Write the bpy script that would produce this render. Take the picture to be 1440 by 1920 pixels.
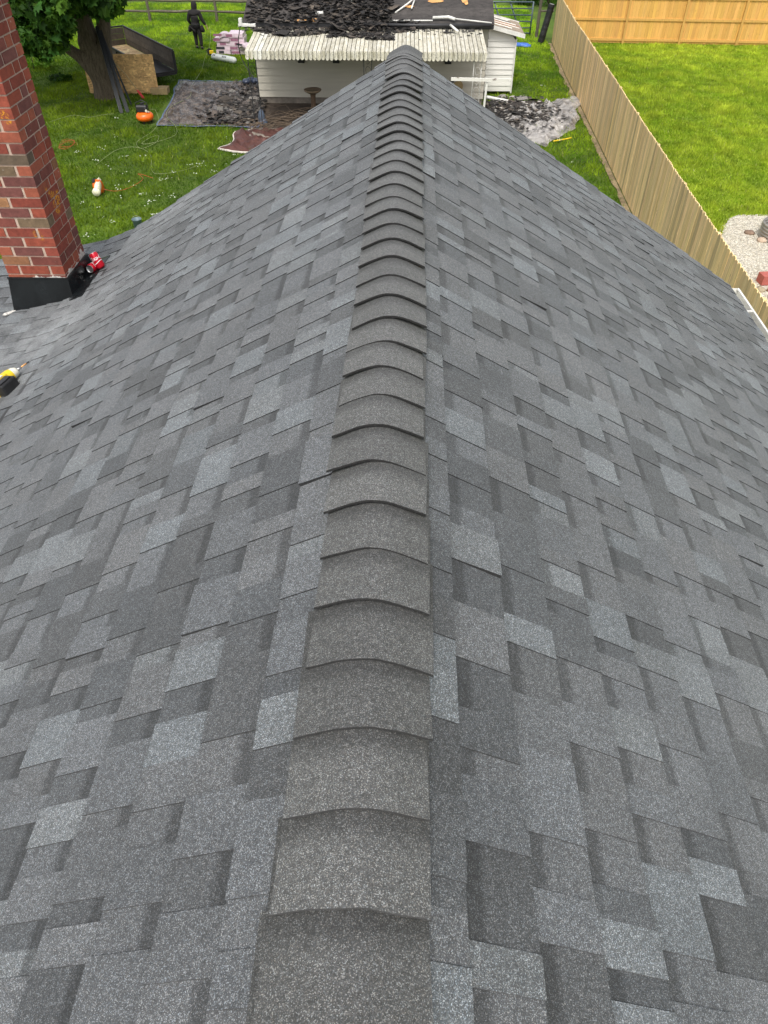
import bpy, bmesh, math, random
import numpy as np
from mathutils import Vector, Matrix, noise
R = math.radians
random.seed(7); rng = np.random.default_rng(7)
C = bpy.context.scene
for o in list(bpy.data.objects): bpy.data.objects.remove(o)

# ---------------------------------------------------------------- camera
H = 7.0
cam = bpy.data.objects.new('camera', bpy.data.cameras.new('camera')); C.collection.objects.link(cam)
cam.location = (0, 0, H); cam.rotation_euler = (R(90-44.2), 0, R(2.0))
cam.data.sensor_fit = 'VERTICAL'; cam.data.sensor_height = 36; cam.data.lens = 1331/1920*36
cam.data.clip_start = .02; cam.data.clip_end = 2000
C.camera = cam
C.render.resolution_x = 768; C.render.resolution_y = 1024
# ---------------------------------------------------------------- light
SUN_EL, SUN_AZ = 60, 187       # azimuth measured clockwise from +Y (soft light from behind the camera, a little to the left)
w = bpy.data.worlds.new('World'); C.world = w; w.use_nodes = True
nt = w.node_tree; bg = nt.nodes['Background']
sky = nt.nodes.new('ShaderNodeTexSky'); sky.sky_type = 'NISHITA'; sky.sun_disc = False
sky.sun_elevation = R(SUN_EL); sky.sun_rotation = R(SUN_AZ); sky.air_density = 1.0; sky.dust_density = 4.0; sky.ozone_density = .6
hs = nt.nodes.new('ShaderNodeHueSaturation'); hs.inputs['Saturation'].default_value = .32
nt.links.new(sky.outputs[0], hs.inputs['Color']); nt.links.new(hs.outputs[0], bg.inputs[0]); bg.inputs[1].default_value = .15
sd = bpy.data.lights.new('sun', 'SUN'); sd.energy = 1.25; sd.angle = R(14); sd.color = (1, .965, .91)
so = bpy.data.objects.new('sun', sd); C.collection.objects.link(so)
sv = Vector((math.sin(R(SUN_AZ))*math.cos(R(SUN_EL)), math.cos(R(SUN_AZ))*math.cos(R(SUN_EL)), math.sin(R(SUN_EL))))
so.rotation_euler = sv.to_track_quat('Z', 'Y').to_euler(); so.location = (-4, -10, 20)
C.view_settings.view_transform = 'Standard'; C.view_settings.look = 'None'
C.view_settings.exposure = 0.62; C.view_settings.gamma = 1

# ---------------------------------------------------------------- helpers
def link(o): C.collection.objects.link(o); return o
def tag(o, label=None, cat=None, group=None, kind=None):
    if label: o['label'] = label
    if cat: o['category'] = cat
    if group: o['group'] = group
    if kind: o['kind'] = kind
    return o
def thing(name, label, cat, loc=(0,0,0), rz=0, group=None):
    o = link(bpy.data.objects.new(name, None)); o.location = loc; o.rotation_euler = (0,0,rz)
    o.empty_display_size = .1
    return tag(o, label, cat, group)
class MB:
    """collects faces with their own vertices and a colour each"""
    def __init__(s): s.v=[]; s.f=[]; s.c=[]
    def face(s, pts, col=(1,1,1)):
        n=len(s.v); s.v += [tuple(p) for p in pts]; s.f.append(tuple(range(n,n+len(pts))))
        if isinstance(col[0],(int,float)): col=[col]*len(pts)
        s.c += [tuple(c[:3]) for c in col]
        return s
    def box(s, c, d, rot=None, col=(1,1,1), M=None):
        hx,hy,hz=[q/2 for q in d]
        P=[Vector((x,y,z)) for x in(-hx,hx) for y in(-hy,hy) for z in(-hz,hz)]
        if rot is not None:
            m = rot if isinstance(rot,Matrix) else Matrix.Rotation(rot,3,'Z')
            P=[m@p for p in P]
        P=[p+Vector(c) for p in P]
        if M is not None: P=[M@p for p in P]
        for q in ((0,1,3,2),(4,6,7,5),(0,4,5,1),(2,3,7,6),(0,2,6,4),(1,5,7,3)): s.face([P[i] for i in q],col)
        return s
    def hexa(s, P, col=(1,1,1), top=None, side=None):
        # P: 4 bottom then 4 top corners (ccw)
        s.face([P[3],P[2],P[1],P[0]],side or col); s.face(P[4:],top or col)
        for i in range(4):
            j=(i+1)%4; s.face([P[i],P[j],P[4+j],P[4+i]],side or col)
        return s
    def tube(s, pts, r, n=8, col=(1,1,1), caps=True, flat=None):
        pts=[Vector(p) for p in pts]; rings=[]; N=len(pts)
        rr = r if isinstance(r,(list,tuple)) else [r]*N
        up=Vector((0,0,1)); t0=(pts[1]-pts[0]).normalized()
        a=t0.cross(up); a = a.normalized() if a.length>.1 else Vector((1,0,0))
        for i,p in enumerate(pts):
            t=(pts[min(i+1,N-1)]-pts[max(i-1,0)]).normalized()
            a=(a-t*a.dot(t)); a=a.normalized() if a.length>1e-4 else t.orthogonal().normalized()
            b=t.cross(a)
            rings.append([p+rr[i]*(math.cos(2*math.pi*k/n)*a+math.sin(2*math.pi*k/n)*b*(flat or 1)) for k in range(n)])
        base=len(s.v)
        for ring in rings:
            s.v += [tuple(q) for q in ring]; s.c += [tuple(col)]*n
        for i in range(N-1):
            for k in range(n):
                k2=(k+1)%n; s.f.append((base+i*n+k,base+i*n+k2,base+(i+1)*n+k2,base+(i+1)*n+k))
        if caps:
            s.f.append(tuple(base+k for k in reversed(range(n)))); s.f.append(tuple(base+(N-1)*n+k for k in range(n)))
        return s
    def lathe(s, prof, M=None, n=20, col=(1,1,1), cols=None):
        base=len(s.v); M=M or Matrix()
        for i,(r,z) in enumerate(prof):
            for k in range(n):
                a=2*math.pi*k/n; s.v.append(tuple(M@Vector((r*math.cos(a),r*math.sin(a),z)))); s.c.append(tuple(cols[i] if cols else col))
        for i in range(len(prof)-1):
            for k in range(n):
                k2=(k+1)%n; s.f.append((base+i*n+k,base+i*n+k2,base+(i+1)*n+k2,base+(i+1)*n+k))
        return s
    def build(s, name, m, parent=None, smooth=False, label=None, bevel=0):
        me=bpy.data.meshes.new(name); me.from_pydata(s.v,[],s.f); me.update()
        ca=me.color_attributes.new('col','FLOAT_COLOR','POINT')
        arr=np.ones((len(s.v),4),dtype=np.float32); arr[:,:3]=np.array(s.c,dtype=np.float32).reshape(-1,3)
        ca.data.foreach_set('color',arr.ravel())
        if smooth: me.polygons.foreach_set('use_smooth',[True]*len(me.polygons))
        o=link(bpy.data.objects.new(name,me)); me.materials.append(m)
        if parent: o.parent=parent
        if label: o['label']=label
        if bevel:
            b=o.modifiers.new('bevel','BEVEL'); b.width=bevel; b.segments=2; b.limit_method='ANGLE'
            wl=o.modifiers.new('weld','WELD'); wl.merge_threshold=.0001
            o.modifiers.move(1,0)
        return o
def V(*a): return Vector(a)
def lerp(a,b,t): return tuple(x+(y-x)*t for x,y in zip(a,b))
def jit(c,a): 
    k=1+random.uniform(-a,a); return tuple(x*k for x in c)
class NB:
    def __init__(s,name,rough=.8):
        s.m=bpy.data.materials.new(name); s.m.use_nodes=True; s.t=s.m.node_tree; s.b=s.t.nodes['Principled BSDF']
        s.b.inputs['Roughness'].default_value=rough; s._tc=s.t.nodes.new('ShaderNodeTexCoord'); s.co=s._tc.outputs['Object']
    def n(s,ty,**k):
        x=s.t.nodes.new(ty)
        for a,b in k.items():
            if a[0]=='_': setattr(x,a[1:],b)
            else: x.inputs[a.replace('_',' ')].default_value=b
        return x
    def l(s,a,b): s.t.links.new(a,b); return s
    def map(s,scale=(1,1,1),src=None):
        m=s.n('ShaderNodeMapping'); m.inputs['Scale'].default_value=scale; s.l(src or s.co,m.inputs[0]); return m.outputs[0]
    def noise(s,scale,detail=3,rough=.6,co=None,dist=0):
        x=s.n('ShaderNodeTexNoise'); x.inputs['Scale'].default_value=scale; x.inputs['Detail'].default_value=detail
        x.inputs['Roughness'].default_value=rough; x.inputs['Distortion'].default_value=dist; s.l(co or s.co,x.inputs['Vector']); return x.outputs['Fac']
    def voro(s,scale,co=None,feature='F1'):
        x=s.n('ShaderNodeTexVoronoi'); x.feature=feature; x.inputs['Scale'].default_value=scale; s.l(co or s.co,x.inputs['Vector']); return x
    def ramp(s,fac,stops,const=False):
        x=s.n('ShaderNodeValToRGB'); e=x.color_ramp.elements
        while len(e)<len(stops): e.new(.5)
        for q,(p,c) in zip(e,stops): q.position=p; q.color=tuple(c)+(1,) if len(c)==3 else c
        if const: x.color_ramp.interpolation='CONSTANT'
        s.l(fac,x.inputs[0]); return x.outputs[0]
    def mix(s,a,b,fac=1.0,mode='MIX'):
        x=s.n('ShaderNodeMix'); x.data_type='RGBA'; x.blend_type=mode; x.clamp_result=False
        for sock,val in ((x.inputs[0],fac),(x.inputs[6],a),(x.inputs[7],b)):
            if hasattr(val,'is_linked') : s.l(val,sock)
            elif isinstance(val,(int,float)): sock.default_value=val
            else: sock.default_value=tuple(val)+(1,)
        return x.outputs[2]
    def attr(s,name='col'):
        x=s.n('ShaderNodeAttribute'); x.attribute_name=name; return x.outputs['Color']
    def bump(s,h,strength=.4,dist=.01):
        x=s.n('ShaderNodeBump'); x.inputs['Strength'].default_value=strength; x.inputs['Distance'].default_value=dist
        s.l(h,x.inputs['Height']); s.l(x.outputs[0],s.b.inputs['Normal']); return s
    def out(s,col): s.l(col,s.b.inputs['Base Color']); return s.m
g=lambda v:(v,v,v)
def pmat(name, col, rough=.7, scale=12, var=.25, bump=.15, metal=0, stretch=(1,1,1), use_attr=False, bd=.005, spec=None):
    """a base colour (times the mesh colour) with two scales of grime and a bump"""
    q=NB(name,rough); co=q.map(stretch)
    n1=q.noise(scale,5,.65,co); n2=q.noise(scale*.13,2,.5)
    c=q.mix(q.ramp(n1,[(.25,g(1-var)),(.75,g(1+var))]),q.ramp(n2,[(.3,g(1-var*.7)),(.7,g(1+var*.5))]),1,'MULTIPLY')
    c=q.mix(c,col,1,'MULTIPLY')
    if use_attr: c=q.mix(c,q.attr(),1,'MULTIPLY')
    q.b.inputs['Metallic'].default_value=metal
    if spec is not None: q.b.inputs['Specular IOR Level'].default_value=spec
    if bump: q.bump(n1,bump,bd)
    return q.out(c)

# ---- materials
def mat_shingle(name, tint, spk=1.0, dust=True):
    q=NB(name,.8); q.b.inputs['Specular IOR Level'].default_value=.45; q.b.inputs['Sheen Weight'].default_value=.10; q.b.inputs['Sheen Roughness'].default_value=.5
    v=q.voro(740); sep=q.n('ShaderNodeSeparateColor'); q.l(v.outputs['Color'],sep.inputs[0])
    gr=q.ramp(sep.outputs[0],[(0,g(.50)),(.45,g(.72)),(.72,g(1.02)),(.86,g(1.65)),(.96,g(2.9))])
    hue=q.ramp(sep.outputs[1],[(0,(.93,1.0,1.07)),(.5,(1,1,1)),(1,(1.07,1.0,.93))])
    n=q.noise(95,2,.6); cl=q.ramp(n,[(.3,g(.80)),(.7,g(1.24))])
    n2=q.noise(3.2,3,.6); lg=q.ramp(n2,[(.3,g(.90)),(.7,g(1.12))])
    c=q.mix(q.attr(),gr,spk,'MULTIPLY'); c=q.mix(c,hue,1,'MULTIPLY'); c=q.mix(c,cl,1,'MULTIPLY'); c=q.mix(c,lg,1,'MULTIPLY'); c=q.mix(c,tint,1,'MULTIPLY')
    if dust:   # pale scuffs and saw dust trodden in round the chimney
        def blob(cx,cy,cz,r):
            s=q.n('ShaderNodeVectorMath',_operation='DISTANCE'); q.l(q.co,s.inputs[0]); s.inputs[1].default_value=(cx,cy,cz)
            return q.ramp(s.outputs['Value'],[(0,g(1)),(r,g(0))])
        b=q.mix(q.mix(blob(-2.35,2.15,4.5,.95),blob(-2.9,2.0,4.4,.9),1,'LIGHTEN'),blob(-1.95,3.5,4.72,.7),1,'LIGHTEN')
        nn=q.ramp(q.noise(6,6,.8),[(.36,g(0)),(.62,g(.62))])
        f=q.mix(b,nn,1,'MULTIPLY'); c=q.mix(c,q.mix((.33,.345,.345),gr,.35,'MULTIPLY'),f)
        sc=q.ramp(q.noise(9,2,.4,q.map((6,1,3)),1.5),[(.765,g(0)),(.79,g(.3))])
        c=q.mix(c,(.42,.43,.43),sc)
    q.bump(v.outputs['Distance'],.35,.002)
    return q.out(c)
M_sh=mat_shingle('granule shingle',(1,1,1))
M_cap=mat_shingle('ridge cap granules',(.90,.865,.80),1.0,False)
M_brick=(lambda q:(q.b.inputs['Specular IOR Level'].__setattr__('default_value',.3),
    q.bump(q.noise(60,4,.7),.6,.004),
    q.out(q.mix(q.mix(q.mix(q.attr(),q.ramp(q.noise(22,6,.8),[(.3,g(.62)),(.7,g(1.2))]),1,'MULTIPLY'),
      (.52,.48,.42),q.ramp(q.noise(34,2,.5),[(.70,g(0)),(.74,g(.55))])),
      (.62,.27,.02),q.mix(q.ramp(q.noise(45,4,.8),[(.50,g(0)),(.54,g(1))]),q.ramp(q.noise(4.3,1,.4),[(.70,g(0)),(.73,g(1))]),1,'MULTIPLY'))))[-1])(NB('brick faces',.85))
M_mortar=pmat('mortar',(.50,.38,.30),.95,60,.2,.4)
M_flash=pmat('black flashing metal',(.010,.012,.013),.22,9,.5,.25,0,bd=.01)
M_seal=pmat('white sealant',(.52,.50,.46),.6,40,.45,.6)
M_siding=pmat('white painted siding',(.74,.73,.68),.55,3,.10,.08,stretch=(.3,1,3),use_attr=True)
M_awn=(lambda q:(q.bump(q.noise(30,3,.6),.2,.004),
    q.out(q.mix(q.mix(q.mix(q.attr(),q.ramp(q.noise(3,4,.7,q.map((4,.8,1))),[(.35,(.66,.63,.52)),(.7,(1.06,1.05,1.02))]),1,'MULTIPLY'),(.05,.045,.035),
      q.ramp(q.noise(26,3,.75),[(.57,g(0)),(.66,g(.8))])),(.10,.09,.06),q.ramp(q.noise(7,4,.8,q.map((5,1,1))),[(.60,g(0)),(.75,g(.6))]))))[-1])(NB('weathered awning paint',.6))
M_felt=(lambda q:(q.bump(q.noise(20,4,.7),.5,.02),
    q.out(q.mix(q.mix(q.attr(),q.ramp(q.noise(5,5,.7,q.map((1,2,1))),[(.3,g(.6)),(.7,g(1.5))]),1,'MULTIPLY'),
      (.01,.01,.01),q.ramp(q.voro(7,q.map((1,1.2,1))).outputs['Distance'],[(.10,g(.8)),(.16,g(0))]))))[-1])(NB('roofing felt',.85))
M_debris=pmat('torn shingles',(1,1,1),.75,18,.5,.4,use_attr=True)
M_wall=pmat('beige siding',(.5,.46,.38),.6,3,.1,.05)
M_white=pmat('white painted metal',(.70,.69,.64),.4,14,.15,.08)
M_iron=pmat('dark iron',(.022,.022,.024),.5,30,.3,.1)
M_whiteiron=pmat('peeling white iron',(.55,.54,.50),.6,30,.35,.1)
M_conc=pmat('concrete',(.22,.19,.155),.9,8,.3,.3)
M_dirt=pmat('bare soil',(.085,.062,.045),.95,9,.45,.8,bd=.03)
M_dirt2=pmat('dry soil with straw',(.26,.20,.11),.95,14,.5,.8,bd=.03)
def mat_board(name,col,sc=1.0,var=.35):
    q=NB(name,.75); co=q.map((22,22,.6)); a=q.noise(3*sc,5,.7,co,.5)
    c=q.mix(q.attr(),q.ramp(a,[(.3,g(1-var)),(.7,g(1+var*.7))]),1,'MULTIPLY'); c=q.mix(c,col,1,'MULTIPLY')
    kn=q.voro(2.6,q.map((3.0,3.0,1))).outputs['Distance']
    c=q.mix(c,tuple(x*.35 for x in col),q.ramp(kn,[(.05,g(.75)),(.10,g(0))]))
    q.bump(a,.2,.004); return q.out(c)
M_fence=mat_board('weathered fence board',(.80,.575,.285),1,.45)
M_cedar=mat_board('new cedar board',(.70,.39,.105),1,.3)
M_oldwood=pmat('grey weathered wood',(.13,.11,.085),.9,6,.4,.4,stretch=(1,1,1),use_attr=True)
M_rail=pmat('split rail wood',(.115,.10,.07),.9,8,.35,.4)
M_bark=(lambda q:(q.bump(q.noise(9,6,.75,q.map((3,3,.5))),1.0,.06),
    q.out(q.ramp(q.noise(7,6,.75,q.map((3,3,.5))),[(.3,(.035,.026,.015)),(.5,(.11,.085,.055)),(.8,(.21,.175,.12))])))[-1])(NB('bark',.95))
def mat_leaf(name):
    q=NB(name,.65); c=q.mix(q.attr(),q.ramp(q.noise(2.2,3,.6),[(.3,g(.7)),(.7,g(1.35))]),1,'MULTIPLY')
    q.l(c,q.b.inputs['Base Color']); q.b.inputs['Specular IOR Level'].default_value=.15
    tr=q.n('ShaderNodeBsdfTranslucent'); tc=q.mix(c,(1.5,1.7,.5),1,'MULTIPLY'); q.l(tc,tr.inputs[0])
    mx=q.n('ShaderNodeMixShader'); mx.inputs[0].default_value=.28; o=q.t.nodes['Material Output']
    q.l(q.b.outputs[0],mx.inputs[1]); q.l(tr.outputs[0],mx.inputs[2]); q.l(mx.outputs[0],o.inputs[0]); return q.m
M_leaf=mat_leaf('leaves'); M_blade=mat_leaf('grass blades')
def mat_ground(name,a,b,c3):
    q=NB(name,.95); n1=q.noise(1.1,5,.65,None,.4); n2=q.noise(14,5,.75); n3=q.noise(.22,2,.5)
    c=q.ramp(n1,[(.3,a),(.55,b),(.78,c3)]); c=q.mix(c,q.ramp(n2,[(.3,g(.65)),(.7,g(1.3))]),1,'MULTIPLY')
    c=q.mix(c,q.ramp(n3,[(.35,g(.78)),(.65,g(1.2))]),1,'MULTIPLY'); q.bump(n2,.8,.05); return q.out(c)
M_lawn=mat_ground('lawn ground',(.045,.090,.002),(.075,.130,.003),(.12,.175,.005))
M_lawn2=mat_ground('neighbour lawn ground',(.14,.22,.004),(.21,.29,.006),(.30,.37,.010))
M_gravel=(lambda q:(q.bump(q.voro(26).outputs['Distance'],.9,.03),
    q.out(q.mix(q.mix(q.ramp(q.voro(26).outputs['Color'],[(0,(.50,.44,.33)),(.5,(.72,.66,.53)),(1,(.88,.83,.72))]),
      q.ramp(q.voro(26).outputs['Distance'],[(.25,g(1)),(.7,g(.55))]),1,'MULTIPLY'),g(1),0)))[-1])(NB('pale gravel',.9))
def mat_osb(name,b):
    q=NB(name,.8); cols=[]
    c=None
    for i,(s,rot) in enumerate((((6,16,20),.4),((16,6,20),1.2))):
        m=q.n('ShaderNodeMapping'); m.inputs['Scale'].default_value=s; m.inputs['Rotation'].default_value=(rot,rot*.7,rot); q.l(q.co,m.inputs[0])
        v=q.voro(1,m.outputs[0]); sp=q.n('ShaderNodeSeparateColor'); q.l(v.outputs['Color'],sp.inputs[0])
        r=q.ramp(sp.outputs[0],[(0,tuple(x*.38 for x in b)),(.3,tuple(x*.8 for x in b)),(.8,b),(1,tuple(min(1,x*1.7) for x in b))])
        c = r if c is None else q.mix(c,r,.5)
    return q.out(c)
M_osb=mat_osb('strand board',(.66,.41,.17)); M_osb2=mat_osb('strand board floor',(.75,.52,.28))
def mat_tarp(name,a,b_,rough):
    q=NB(name,rough); n=q.noise(1.6,6,.62,None,1.6); n2=q.noise(6,3,.5)
    hi=.5 if name=='grey tarp' else .18
    c=q.ramp(n,[(.36,a),(.46,lerp(a,b_,hi)),(.54,b_),(.62,lerp(a,b_,hi+.1)),(.72,a)]); c=q.mix(c,q.ramp(n2,[(.3,g(.75)),(.7,g(1.2))]),1,'MULTIPLY')
    q.bump(n,.8,.05); return q.out(c)
M_tarpB=mat_tarp('brown tarp',(.040,.030,.025),(.15,.122,.102),.24)  # pale tone: dust smears and wrinkle highlights put into the colour
M_tarpG=mat_tarp('grey tarp',(.10,.092,.085),(.42,.395,.37),.28)
M_tarpM=pmat('maroon tarp',(.085,.033,.026),.5,3,.35,.4,bd=.05)
M_hem=pmat('blue tarp hem',(.10,.14,.24),.5,8,.3,.2)
M_hemw=pmat('pale tarp underside',(.55,.50,.44),.6,8,.3,.2)
M_blue=pmat('blue tarp',(.06,.16,.52),.4,6,.3,.4,bd=.03)
M_navy=pmat('navy plastic',(.045,.06,.10),.35,8,.4,.3)
M_orange=pmat('orange enamel',(.80,.135,.008),.3,20,.08,0)
M_black=pmat('black plastic',(.016,.016,.017),.45,40,.3,.1)
M_steel=pmat('bright steel',(.55,.55,.54),.3,30,.2,.1,metal=.9)
M_galv=pmat('galvanised steel',(.42,.39,.35),.4,10,.3,.1,metal=.55)
M_cream=pmat('cream plastic',(.75,.72,.52),.4,30,.1,0)
M_yellow=pmat('yellow plastic',(.80,.56,.02),.4,30,.1,.05)
M_label=pmat('pale sticker',(.70,.68,.56),.4,60,.25,0)
M_red=pmat('red can paint',(.62,.012,.03),.22,40,.06,0,metal=.25)
M_redp=pmat('red enamel',(.55,.03,.03),.4,20,.15,0)
M_text=pmat('white lettering',(.85,.85,.85),.4,20,.03,0)
M_pink=pmat('pink wrap',(.72,.58,.64),.35,7,.18,.3,use_attr=True,bd=.02)
M_roll=pmat('pale wrapped roll',(.62,.66,.62),.4,10,.12,.15)
M_print=pmat('dark print',(.05,.05,.06),.5,20,.3,0)
M_gutterd=pmat('dark gutter metal',(.010,.012,.013),.5,12,.3,.05,metal=.2)
M_gate=pmat('blue grey gate paint',(.075,.105,.125),.45,14,.2,.05)
M_lumber=pmat('treated timber',(.34,.25,.12),.8,6,.3,.2)
M_cloth=pmat('black clothing',(.012,.010,.010),.9,20,.4,.3)
M_skin=pmat('skin',(.42,.25,.17),.5,30,.1,0)
M_rust=pmat('rusty brown',(.12,.075,.045),.85,15,.4,.4)
M_rock=pmat('field stone',(.34,.27,.21),.9,9,.35,.6,use_attr=True)
M_paver=pmat('red paver',(.42,.115,.09),.85,20,.2,.3)
M_twig=pmat('dry twigs',(.13,.095,.065),.95,10,.4,.3)
M_hose=pmat('pale hose',(.24,.28,.12),.5,8,.2,0)
M_cord=pmat('orange cord',(.45,.08,.02),.5,8,.2,0)
M_mesh=pmat('black mesh roll',(.020,.020,.022),.6,40,.6,.6,bd=.02)
M_petal=pmat('white clover heads',(.50,.54,.42),.8,20,.2,0)

# ---------------------------------------------------------------- setting: ground
def sheet(name, pts, z, m):
    b=MB(); b.face([(x,y,z) for x,y in pts]); return tag(b.build(name,m),kind='structure')
def fence_x(y):
    K=[(-60,4.4),(5,5.33),(10,5.39),(12.5,5.44),(15.6,5.49),(18.1,5.55),(22,5.66),(27.4,5.80),(31.4,5.88),(37.2,6.12),(90,8.2)]
    for (a,b),(c,d) in zip(K,K[1:]):
        if y<=c: return b+(d-b)*(y-a)/(c-a)
    return K[-1][1]
sheet('lawn',[(-400,-300),(400,-300),(400,900),(-400,900)],-.012,M_lawn)
ys=[-60,5,9.4,15.5,21.7,27.6,37.1]
sheet('neighbour_lawn',[(fence_x(y)+.02,y) for y in ys]+[(60,36.5),(60,-60)],-.004,M_lawn2)
gp=[(5.45,9),(5.9,14.2),(6.6,15.8),(7.3,16.9),(7.75,17.75),(8.15,18.05),(8.6,18.15),(9.5,18.0),(11,17.8),(12.5,17),(14,15),(14.5,10),(12,7),(8,6.6)]
gp2=[]
for i in range(len(gp)):
    a=gp[i]; b=gp[(i+1)%len(gp)]
    for k in range(8):
        t=k/8; p=lerp(a,b,t); n_=noise.noise((p[0]*2.3,p[1]*2.3,0))*.16; gp2.append((p[0]+n_,p[1]+n_))
sheet('gravel_bed',gp2,.006,M_gravel)
sheet('patio',[(-5.15,23.3),(-1.0,23.3),(2.6,23.3),(2.6,27.4),(-5.2,27.4)],.02,M_dirt)
b=MB(); b.box((-4.2,23.95,.03),(1.7,.9,.06)); tag(b.build('path',M_conc),kind='structure')

ws=[]; we=[]
for k in range(120):
    y=8+29*k/119; ws.append((fence_x(y)-.02,y)); we.append((fence_x(y)-.10-.13*(.5+noise.noise((y*1.3,3,0)))-.05*noise.noise((y*5,1,0)),y))
sheet('soil_strip',ws+we[::-1],.012,M_dirt2)
# ---------------------------------------------------------------- the house we stand on
house=thing('house','house with new charcoal shingle roof seen from its ridge','house',(0,2,0))
house_off=Vector((0,2,0))
AX=-.06; Y0,Y1=-4.0,5.80
# profiles: arrays of (x,z) going down slope
Rp=[(AX,5.86),(2.75,4.154)]
Lp=[(AX,5.86),(-.6,5.549),(-1.2,5.198),(-1.7,4.902),(-2.02,4.712),(-2.28,4.572),(-2.52,4.478),(-2.78,4.412),(-3.1,4.352),(-3.5,4.288),(-4.6,4.10)]
def arc(prof):
    L=[0]
    for a,b_ in zip(prof,prof[1:]): L.append(L[-1]+math.dist(a,b_))
    return L
def at(prof,L,s):
    s=min(max(s,0),L[-1]-1e-6)
    for i in range(len(L)-1):
        if s<=L[i+1]:
            t=(s-L[i])/(L[i+1]-L[i]); a,b_=prof[i],prof[i+1]
            d=Vector((b_[0]-a[0],b_[1]-a[1])).normalized(); nrm=Vector((-d.y,d.x)); 
            if nrm.y<0: nrm=-nrm
            return Vector(lerp(a,b_,t)),nrm
def P3(prof,L,s,h,y):
    p,n_=at(prof,L,s); return (p.x+n_.x*h,y-house_off.y,p.y+n_.y*h)
LIGHT=(.124,.134,.139); MID=(.099,.104,.108); DARK=(.069,.073,.076); EDGE=(.015,.015,.016)
EXP=.143
roof=MB()
def pick(wl,wm,wd):
    r=random.random()*(wl+wm+wd)
    c=LIGHT if r<wl else (MID if r<wl+wm else DARK)
    c=jit(c,.10); k=random.uniform(-.015,.015); return (c[0]*(1-k),c[1],c[2]*(1+k))
for prof in (Rp,Lp):
    L=arc(prof); nC=int(math.ceil(L[-1]/EXP)); mirror=prof is Lp
    def quad(s0,s1,h0,h1,ya,yb,cols):
        P=[P3(prof,L,s0,h0,ya),P3(prof,L,s1,h1,ya),P3(prof,L,s1,h1,yb),P3(prof,L,s0,h0,yb)]
        if mirror: P=P[::-1]; cols=cols[::-1] if not isinstance(cols[0],(int,float)) else cols
        roof.face(P,cols)
    def wall(pa,pb,col=EDGE):   # pa, pb: (s,h0,h1,y)
        roof.face([P3(prof,L,pa[0],pa[1],pa[3]),P3(prof,L,pb[0],pb[1],pb[3]),P3(prof,L,pb[0],pb[2],pb[3]),P3(prof,L,pa[0],pa[2],pa[3])],col)
    off=.062 if prof is Rp else .092
    for k in range(nC+1):
        s0=max(0,off+(k-1)*EXP); s1=min(off+k*EXP,L[-1])
        if s1-s0<.050: 
            if prof is Lp or s1>1: continue
        y=Y0-random.uniform(0,.3); yedge=Y1+random.uniform(-.004,.006)
        isT=random.random()<.5; nextjoint=y+random.uniform(.2,1.0); bl=random.uniform(.93,1.07)
        while y<yedge:
            wdt=random.choice((.065,.085,.105,.12,.14,.165,.19)) if isT else random.choice((.05,.065,.085,.105,.13,.155))
            wdt*=random.uniform(.76,1.0); y2=min(y+wdt,yedge)
            if yedge-y2<.03: y2=yedge
            ya=max(y,Y0)
            if y2>ya:
                e0=s0-.004; tipw=random.uniform(-.003,.003)
                if isT:
                    c=[x*bl for x in pick(26,56,18)]; lift=.0112 if random.random()>.02 else random.uniform(.014,.019)
                    ha,hb=.0052,lift; s1t=s1+tipw
                    cc=[jit(c,.07) for _ in range(4)]
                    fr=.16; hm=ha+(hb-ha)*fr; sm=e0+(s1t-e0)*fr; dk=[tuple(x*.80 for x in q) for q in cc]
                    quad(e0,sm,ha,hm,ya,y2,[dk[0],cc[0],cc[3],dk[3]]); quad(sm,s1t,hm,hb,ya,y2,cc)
                    wall((s1t,0,hb,ya),(s1t,0,hb,y2)); 
                    wall((e0,0,ha,ya),(s1t,0,hb,ya)); wall((e0,0,ha,y2),(s1t,0,hb,y2),tuple(x*1.2 for x in MID))
                else:
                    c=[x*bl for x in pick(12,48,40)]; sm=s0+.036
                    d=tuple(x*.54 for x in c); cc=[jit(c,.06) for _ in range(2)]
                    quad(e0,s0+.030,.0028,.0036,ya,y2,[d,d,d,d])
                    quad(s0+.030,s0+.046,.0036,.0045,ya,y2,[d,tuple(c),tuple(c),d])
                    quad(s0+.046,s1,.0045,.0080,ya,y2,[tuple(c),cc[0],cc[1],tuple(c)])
                    wall((s1,0,.0080,ya),(s1,0,.0080,y2))
            if y2>=nextjoint: nextjoint+=1.0; bl=random.uniform(.93,1.07)
            y=y2; isT=not isT if random.random()<.90 else isT
    # underlying deck, rake edge and soffit edge
    pts=[at(prof,L,s)[0] for s in [L[-1]*i/24 for i in range(25)]]
    for a,b_ in zip(pts,pts[1:]):
        for yy in (Y0+.01,Y1-.012):
            roof.face([(a.x,yy-2,a.y-.001),(b_.x,yy-2,b_.y-.001),(b_.x,yy-2,b_.y-.10),(a.x,yy-2,a.y-.10)],(.40,.38,.34) if yy>0 else MID)
        roof.face([(a.x,Y0-2,a.y-.001),(a.x,Y1-2.012,a.y-.001),(b_.x,Y1-2.012,b_.y-.001),(b_.x,Y0-2,b_.y-.001)],EDGE)
        roof.face([(a.x,Y0-2,a.y-.1),(a.x,Y1-2.012,a.y-.1),(b_.x,Y1-2.012,b_.y-.1),(b_.x,Y0-2,b_.y-.1)],(.4,.4,.38))
roof_o=roof.build('roof',M_sh,house)
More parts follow.
